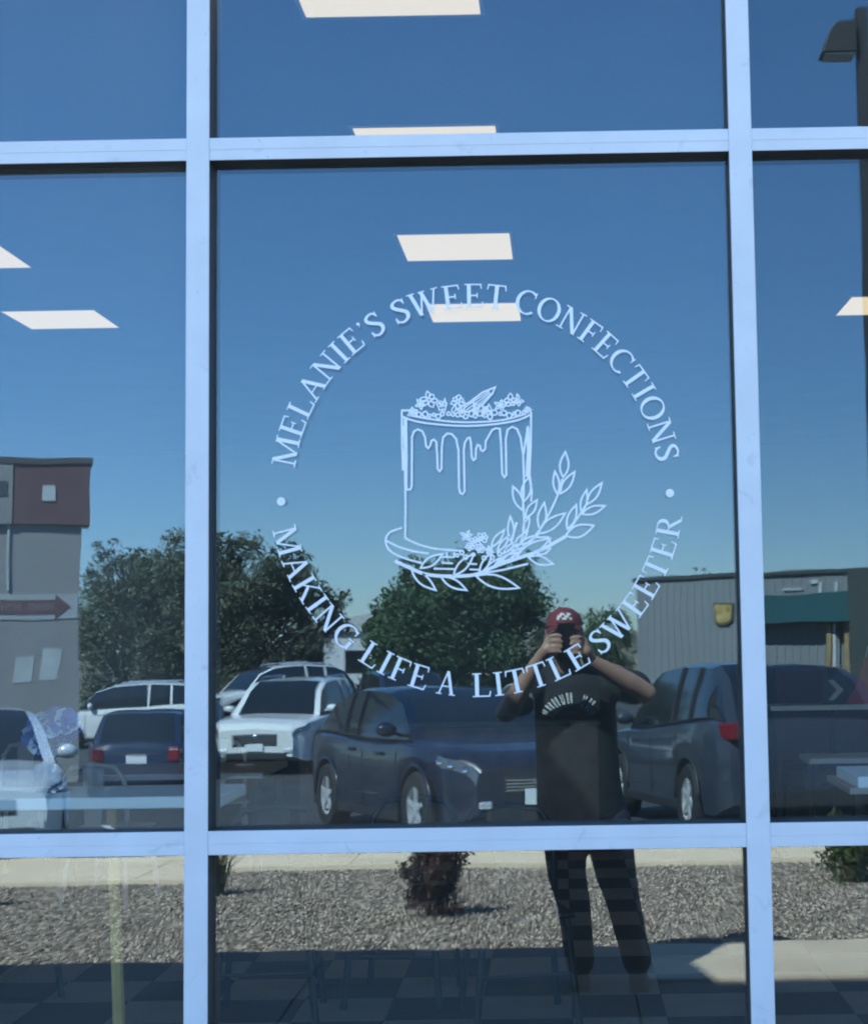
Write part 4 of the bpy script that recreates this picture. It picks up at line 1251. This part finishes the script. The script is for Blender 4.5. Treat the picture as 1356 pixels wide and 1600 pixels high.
def tree(name, loc_, height, width, seed, leafmat, label, nleaf=33000, lsize=.085, sparse=1.0, depth=None, group="trees beyond the car park"):
    r_ = random.Random(seed)
    e = empty(name, loc_); tag(e, label, "tree", group)
    tb = MB()
    th = height * .30
    tips, whips = [], []
    tb.tube([(0, 0, -.2), (.05, .03, th * .5), (0, 0, th)], [.20, .16, .13], 9)
    n = 8
    for k in range(n):
        a = 2 * math.pi * k / n + r_.uniform(-.3, .3)
        rr = width * .5 * r_.uniform(.45, .85)
        zz_ = height * r_.uniform(.5, .92)
        p = [Vector((0, 0, th * .85)), Vector((rr * .35 * math.cos(a), rr * .35 * math.sin(a), th + (zz_ - th) * .45)), Vector((rr * .7 * math.cos(a), rr * .7 * math.sin(a), zz_ * .93))]
        tb.tube(p, [.09, .055, .02], 7)
        tips.append(p[2])
        for q in range(3):
            a2 = a + r_.uniform(-.9, .9)
            t0 = p[1].lerp(p[2], r_.uniform(.1, .8))
            t1 = t0 + Vector((math.cos(a2) * width * .2, math.sin(a2) * width * .2, height * r_.uniform(.02, .2)))
            tb.tube([t0, t1], [.03, .008], 5)
            tips.append(t1)
            for w_ in range(3):
                t2 = t1 + Vector((r_.uniform(-.12, .12) * width, r_.uniform(-.12, .12) * width, r_.uniform(.02, .13) * height))
                tb.tube([t1, t2], [.010, .004], 4)
                whips.append((t1, t2))
    tb.obj("trunk", M_BARK, e)
    cs = []
    for k in range(int(34 * sparse)):
        u = r_.uniform(-1.15, 1); a = r_.uniform(0, 2 * math.pi); q = math.sqrt(max(.25, 1 - u * u)) * r_.uniform(.55, .95)
        cs.append((width * .5 * q * math.cos(a) * .9, width * .5 * q * math.sin(a) * .9, height * (.50 + .40 * u * r_.uniform(.8, 1.1)), width * r_.uniform(.09, .17)))
    for t_ in tips:
        cs.append((t_.x, t_.y, t_.z, width * r_.uniform(.07, .13)))
    cs.append((0, 0, height * .50, width * .26)); cs.append((0, 0, height * .25, width * .30))
    for t1, t2 in whips:
        for q in (.5, .9): cs.append((*t1.lerp(t2, q), width * .035))
    me = leaf_cloud(cs, nleaf, lsize, seed)
    for q in range(3): me.materials[q] = leafmat[q]
    o = bpy.data.objects.new("crown", me); COL.objects.link(o); o.parent = e
    return e
tree("broadleaf_tree", (-16.0, -52.0, -1.5), 7.4, 5.2, 11, M_LF1, "olive green tree rising beside the stucco building")
tree("broadleaf_tree", (-13.3, -51.0, -1.5), 7.2, 4.8, 12, M_LF1, "olive green tree split by the left mullion")
tree("broadleaf_tree", (-10.6, -48.5, -1.5), 6.5, 4.6, 13, M_LF1, "olive green tree with loose twigs beside the word MAKING")
tree("broadleaf_tree", (-8.7, -49.5, -1.5), 5.6, 2.6, 14, M_LF1, "thin twiggy tree behind the letters of MAKING", nleaf=5000, sparse=.6)
tree("broadleaf_tree", (-2.9, -42.5, -1.4), 5.5, 5.0, 15, M_LF2, "round green tree below the cake drawing", nleaf=42000)
tree("broadleaf_tree", (-4.7, -43.5, -1.4), 4.6, 3.0, 16, M_LF2, "lower green tree joined to the round one's side")
tree("broadleaf_tree", (-.2, -55, -1.5), 3.9, 2.2, 17, M_LF1, "small sparse tree behind the photographer's raised hand", nleaf=3500, sparse=.5)
tree("broadleaf_tree", (2.2, -67, -1.5), 4.3, 2.6, 18, M_LF2, "small far tree beside the metal building", nleaf=7000)
tree("broadleaf_tree", (7.0, -67, -1.5), 6.1, 2.8, 19, M_LF2, "tree top showing over the metal building's roof", nleaf=8000)
def shrub(name, loc_, h_, w_, seed, m, label, n=2600, ls=.022, twig=26):
    r_ = random.Random(seed)
    e = empty(name, loc_); tag(e, label, "shrub", "shrubs in the gravel bed")
    tb = MB(); cs = []
    for k in range(twig):
        a = r_.uniform(0, 6.28); q = w_ * .5 * r_.uniform(.2, 1.0)
        tip = Vector((q * math.cos(a), q * math.sin(a), h_ * r_.uniform(.55, 1.12)))
        midp = tip * .5 + Vector((0, 0, h_ * .1))
        tb.tube([(0.02 * math.cos(a), .02 * math.sin(a), -.05), midp, tip], [.008, .006, .002], 5)
        for s_ in (.45, .62, .78, .92):
            p = tip * s_
            cs.append((p.x, p.y, p.z + .03, w_ * .11))
    for k in range(10):
        a = k * .63; cs.append((w_ * .26 * math.cos(a), w_ * .26 * math.sin(a), h_ * r_.uniform(.12, .4), w_ * .14))
    cs.append((0, 0, h_ * .35, w_ * .26))
    tb.obj("stem", M_BARK, e)
    me = leaf_cloud(cs, n, ls, seed)
    for q in range(3): me.materials[q] = m[q]
    o = bpy.data.objects.new("foliage", me); COL.objects.link(o); o.parent = e
    return e
shrub("shrub", (-.80, -5.95, bed_z(-5.95)), .40, .46, 21, M_LF3, "spiky purple barberry shrub in the gravel below the cake", n=5200, ls=.018)
shrub("shrub", (2.02, -7.5, bed_z(-7.5)), .42, .62, 22, M_LF4, "green shrub in the gravel at the right edge", n=3400)
shrub("shrub", (-4.2, -7.4, bed_z(-7.4)), .40, .30, 24, M_LF4, "thin green shrub in the gravel at the left edge", n=900)
# ornamental grass tuft
e = empty("grass_tuft", (-2.45, -7.3, bed_z(-7.3))); tag(e, "tuft of ornamental grass in the gravel by the left mullion", "plant")
tb = MB(); r_ = random.Random(3)
for k in range(150):
    a = r_.uniform(0, 6.28); q = r_.uniform(.08, .3); hh = r_.uniform(.25, .5)
    p0 = Vector((.05 * math.cos(a), .05 * math.sin(a), -.02)); p1 = Vector((q * .5 * math.cos(a), q * .5 * math.sin(a), hh * .7)); p2 = Vector((q * math.cos(a), q * math.sin(a), hh))
    s_ = Vector((-math.sin(a), math.cos(a), 0)) * .005
    tb.add([p0 - s_, p0 + s_, p1 + s_ * .8, p1 - s_ * .8, p2], [(0, 1, 2, 3), (3, 2, 4)])
o = tb.obj("blades", leafm("grass blade", (.07, .075, .03), (.16, .15, .07)), e, fix=False)
o["kind"] = "stuff"
# ================================================================== THE PHOTOGRAPHER (stands behind the camera, seen only in the glass)
PB = Vector((0.13, -3.66, 0.0))
pe = empty("person", PB)
tag(pe, "person in red cap and black printed shirt holding up a phone", "person")
def rel(mb):
    mb.v = [(x - PB.x, y - PB.y, z - PB.z) for x, y, z in mb.v]
    return mb
M_SKIN = mat("skin tone", (.36, .21, .15), .55, var=.06, vscale=12)  # even skin colour with slight mottling
M_SHIRT = mat("black cotton", (.010, .011, .013), .85, var=.15, vscale=20, bump=.4, bscale=30)
M_JEAN = mat("dark denim", (.022, .028, .045), .85, var=.2, vscale=25, bump=.3, bscale=60)
M_SHOE = mat("dark shoe leather", (.02, .02, .02), .6)
M_CAP = mat("red cap cloth", (.17, .028, .034), .8, var=.1, vscale=20)
M_BEARD = mat("dark beard hair", (.03, .022, .018), .8)
HX, HY, HZ = 0.012, -3.61, 1.585                       # head centre
SL, SR = Vector((-.125, -3.68, 1.37)), Vector((.245, -3.68, 1.375))
EL, ER = Vector((-.255, -3.47, 1.235)), Vector((.375, -3.47, 1.315))
WL, WR_ = Vector((-.098, -3.345, 1.478)), Vector((.118, -3.345, 1.468))
b = MB()
# head
b.ell((HX, HY, HZ), (.076, .096, .108), 20, 14)
b.ell((HX, HY + .02, HZ - .07), (.060, .075, .058), 16, 10)          # jaw
b.ell((HX, HY + .098, HZ - .012), (.014, .022, .026), 10, 8)         # nose
b.ell((HX, HY + .083, HZ + .022), (.05, .02, .012), 12, 8)           # brow
b.ell((HX, HY + .088, HZ - .055), (.026, .012, .009), 10, 8)         # lips
for s_ in (-1, 1):
    b.ell((HX + s_ * .078, HY - .005, HZ - .005), (.012, .022, .034), 10, 8)
b.capsule((HX + .004, HY - .02, HZ - .07), .056, (.035, -3.665, 1.40), .062)
b.capsule((.0, -3.675, 1.375), .06, (.11, -3.675, 1.375), .06)
# arms
for S, E_, W_, f in ((SL, EL, WL, 1), (SR, ER, WR_, 1)):
    b.capsule(S, .060, E_, .046)
    m1 = E_.lerp(W_, .3)
    b.capsule(E_, .046, m1, .047)
    b.capsule(m1, .047, W_, .030)
# hands: palm beside the phone, fingers closing over its back, thumb under
for W_, s_ in ((WL, 1), (WR_, -1)):                    # s_: direction towards the phone
    ex = -.021 if s_ > 0 else .057                     # phone edge
    pc = Vector((ex - s_ * .040, -3.318, W_.z + .055))
    b.capsule(W_, .030, pc + Vector((-s_ * .008, 0, -.018)), .030)
    b.ell(pc, (.026, .020, .046), 12, 10)
    for q, (dz, ln) in enumerate(((.040, .030), (.016, .036), (-.008, .034), (-.030, .026))):
        k0 = pc + Vector((s_ * .006, .010, dz))
        k1 = pc + Vector((s_ * .020, .036, dz + .004))
        k2 = Vector((ex + s_ * .004, -3.281, k1.z + .002))
        k3 = Vector((ex + s_ * (ln * .62), -3.2815, k1.z - .004))
        b.capsule(k0, .0105, k1, .0098, 10); b.capsule(k1, .0098, k2, .0092, 10); b.capsule(k2, .0092, k3, .0078, 10)
    t0 = pc + Vector((s_ * .0, -.012, -.034)); t1 = pc + Vector((s_ * .026, -.018, -.022)); t2 = pc + Vector((s_ * .052, -.008, -.002))
    b.capsule(t0, .0135, t1, .0115, 10); b.capsule(t1, .0115, t2, .009, 10)
# trunk and legs under the clothes
b.capsule((.05, -3.67, 1.33), .095, (.075, -3.66, .95), .12)
LEGS = (((.035, -3.66, .86), (.030, -3.63, .44), (.060, -3.67, .09)), ((.170, -3.66, .86), (.245, -3.63, .43), (.318, -3.67, .09)))
for hp, kn, an in LEGS:
    b.capsule(hp, .075, kn, .050); b.capsule(kn, .050, an, .036)
remesh("body", rel(b), M_SKIN, .0065, pe, 3)
# shirt
b = MB()
secs = [(1.405, .060, .125, .075), (1.36, .060, .178, .098), (1.28, .058, .190, .112), (1.18, .058, .190, .122), (1.08, .060, .188, .128), (.98, .064, .190, .134), (.88, .070, .196, .136), (.80, .076, .202, .136), (.735, .080, .206, .134)]
sv, sfc = [], []
SN = 28
for z_, cx_, hw_, hd_ in secs:
    for k in range(SN):
        a = 2 * math.pi * k / SN
        c_, s_ = math.cos(a), math.sin(a)
        sv.append((cx_ + hw_ * math.copysign(abs(c_) ** .85, c_), -3.665 + hd_ * math.copysign(abs(s_) ** .85, s_), z_))
for i in range(len(secs) - 1):
    for k in range(SN):
        sfc.append((i * SN + k, i * SN + (k + 1) % SN, (i + 1) * SN + (k + 1) % SN, (i + 1) * SN + k))
sfc.append(tuple(range(SN))); sfc.append(tuple((len(secs) - 1) * SN + k for k in range(SN))[::-1])
b.add(sv, sfc)
b.capsule((-.09, -3.675, 1.36), .072, (.21, -3.675, 1.365), .072)
b.capsule((-.10, -3.68, 1.355), .078, SL.lerp(EL, .62), .076); b.capsule((.215, -3.68, 1.36), .078, SR.lerp(ER, .66), .076)
shirt = remesh("shirt", rel(b), M_SHIRT, .009, pe, 3)
# sleeve stripe
for S, E_ in ((SL, EL),):
    for t in (.60,):
        p0 = S.lerp(E_, t); d_ = (E_ - S).normalized()
        bb = MB(); bb.tube([p0 - d_ * .006, p0 + d_ * .006], .083, 20)
        rel(bb).obj("sleeve_stripe", mat("grey stripe", (.35, .37, .37), .8), shirt)
# trousers
b = MB()
b.ell((.090, -3.66, .80), (.195, .125, .13), 18, 12)
b.capsule((.000, -3.66, .72), .112, (.004, -3.645, .50), .092); b.capsule((.004, -3.645, .50), .092, (.035, -3.635, .36), .078); b.capsule((.035, -3.635, .36), .078, (.060, -3.665, .10), .068)
b.capsule((.195, -3.66, .72), .112, (.228, -3.645, .50), .094); b.capsule((.228, -3.645, .50), .094, (.262, -3.635, .36), .078); b.capsule((.262, -3.635, .36), .078, (.318, -3.665, .10), .068)
remesh("trousers", rel(b), M_JEAN, .011, pe, 3)
for (ax, ay) in ((.060, -3.64), (.322, -3.64)):
    b = MB()
    b.ell((ax, ay + .07, .035), (.048, .10, .040), 14, 10); b.ell((ax, ay - .03, .045), (.042, .065, .048), 14, 10); b.box((ax - .04, ay - .08, .0), (ax + .04, ay + .15, .02))
    remesh("shoe", rel(b), M_SHOE, .008, pe, 2)
# cap
cp = []
b = MB()
n, m_ = 24, 8
for i in range(m_ + 1):
    t = math.pi / 2 * i / m_
    for j in range(n):
        a = 2 * math.pi * j / n
        cp.append((HX + .086 * math.cos(t) * math.cos(a), HY + .106 * math.cos(t) * math.sin(a), HZ + .035 + .088 * math.sin(t)))
ff = [(i * n + j, i * n + (j + 1) % n, (i + 1) * n + (j + 1) % n, (i + 1) * n + j) for i in range(m_) for j in range(n)]
b.add(cp, ff)
cap = rel(b).obj("cap", M_CAP, pe, smooth=True)
b = MB()
br = []
for k in range(13):
    a = math.pi * k / 12
    br.append((HX + .085 * math.cos(a), HY + .03 + .085 * math.sin(a)))
for k in range(12, -1, -1):
    a = math.pi * k / 12
    br.append((HX + .082 * math.cos(a), HY + .075 + .115 * math.sin(a)))
inner, outer = br[:13], br[13:][::-1]
vv = []
for k in range(13):
    bend = -.018 * abs(math.cos(math.pi * k / 12)) ** 2
    vv += [(inner[k][0], inner[k][1], HZ + .040 + bend), (outer[k][0], outer[k][1], HZ + .030 + bend * 1.6), (outer[k][0], outer[k][1], HZ + .024 + bend * 1.6), (inner[k][0], inner[k][1], HZ + .034 + bend)]
ff = []
for k in range(12):
    for q in range(4):
        ff.append((k * 4 + q, k * 4 + (q + 1) % 4, (k + 1) * 4 + (q + 1) % 4, (k + 1) * 4 + q))
b.add(vv, ff)
rel(b).obj("cap_brim", mat("dark cap brim", (.14, .015, .018), .8), cap)
b = MB()
for i in range(3):
    for j in range(5):
        pass
gx = []
for i in range(4):
    for j in range(7):
        t = .30 + .42 * i / 3; a = math.pi / 2 + (-.42 + .84 * j / 6)
        gx.append((HX + .089 * math.cos(t) * math.cos(a), HY + .109 * math.cos(t) * math.sin(a), HZ + .035 + .0905 * math.sin(t)))
b.add(gx, [(i * 7 + j, i * 7 + j + 1, (i + 1) * 7 + j + 1, (i + 1) * 7 + j) for i in range(3) for j in range(6) if (i + j) % 3 != 1])
rel(b).obj("cap_badge", mat("white embroidery", (.62, .60, .60), .8), cap, fix=False)
# beard, eyes
b = MB()
b.ell((HX, HY + .030, HZ - .082), (.060, .073, .050), 16, 10); b.ell((HX, HY + .082, HZ - .040), (.030, .014, .006), 10, 6)
remesh("beard", rel(b), M_BEARD, .006, pe, 1)
for s_ in (-1, 1):
    rel(MB().ell((HX + s_ * .031, HY + .085, HZ + .004), (.012, .008, .008), 10, 8)).obj("eye", mat("eye", (.05, .04, .035), .2), pe, smooth=True)
# shirt print: an arch of worn white letters over a small red emblem, laid on the cloth
bvh = BVHTree.FromObject(shirt, bpy.context.evaluated_depsgraph_get())
def on_shirt(x, z):
    h_ = bvh.ray_cast(Vector((x, 1.0, z)), Vector((0, -1, 0)))
    return h_[0] if h_[0] is not None else None
def print_patch(pts, name, m, nx=4, nz=5):
    """bilinear patch of 4 corners (x,z) in person space, draped on the shirt"""
    b = MB(); vv = []
    for i in range(nz + 1):
        for j in range(nx + 1):
            u, v_ = j / nx, i / nz
            x = (pts[0][0] * (1 - u) + pts[1][0] * u) * (1 - v_) + (pts[3][0] * (1 - u) + pts[2][0] * u) * v_
            z = (pts[0][1] * (1 - u) + pts[1][1] * u) * (1 - v_) + (pts[3][1] * (1 - u) + pts[2][1] * u) * v_
            q = on_shirt(x, z)
            if q is None: return
            vv.append(q + Vector((0, .0035, 0)))
    b.add(vv, [(i * (nx + 1) + j, i * (nx + 1) + j + 1, (i + 1) * (nx + 1) + j + 1, (i + 1) * (nx + 1) + j) for i in range(nz) for j in range(nx)])
    return b.obj(name, m, shirt, fix=False)
M_PRW = mat("worn white print", (.50, .52, .51), .8, var=.25, vscale=90); M_PRR = mat("dark red print", (.20, .03, .05), .8, var=.3, vscale=60)
cx, cz = .045 - PB.x, 1.165
for k in range(9):
    a = R(152 - k * 14.2)
    if k == 5: continue
    hw_ = R(5.2) if k % 3 else R(3.4)
    r0, r1 = .088, .150 if k not in (8,) else .115
    def pc(a_, r_): return (cx + 1.05 * r_ * math.cos(a_), cz + r_ * math.sin(a_))
    print_patch([pc(a + hw_, r0), pc(a + hw_ * .35, r0), pc(a + hw_ * .3, r1), pc(a + hw_, r1)], "print_letter", M_PRW)
    print_patch([pc(a - hw_ * .35, r0), pc(a - hw_, r0), pc(a - hw_, r1), pc(a - hw_ * .3, r1)], "print_letter", M_PRW)
    if k % 2: print_patch([pc(a + hw_ * .5, .100), pc(a - hw_ * .5, .100), pc(a - hw_ * .5, .112), pc(a + hw_ * .5, .112)], "print_letter", M_PRW)
for k in range(5):
    a = R(135 - k * 22)
    print_patch([pc(a + R(9), .030), pc(a - R(9), .030), pc(a - R(9), .066), pc(a + R(9), .066)], "print_emblem", M_PRR)
# the phone
ph = empty("phone", (.018, -3.2955, 1.555)); tag(ph, "black phone held up in both hands in front of the face", "phone")
MB().box((-.038, -.0045, -.077), (.038, .0025, .077)).obj("body", mat("black phone glass", (.012, .012, .014), .15), ph, bevel=.002)
MB().box((-.033, -.0049, -.070), (.033, -.0046, .070)).obj("screen", mat("phone screen", (.02, .02, .025), .1), ph)
for q in ((-.024, .058), (-.024, .036), (-.006, .047)):
    MB().lathe([(.0001, .0026), (.0075, .0026), (.0075, .0042), (.0001, .0042)], (q[0], 0, q[1]), 14, 'y').obj("lens", mat("phone lens", (.01, .01, .012), .05), ph)
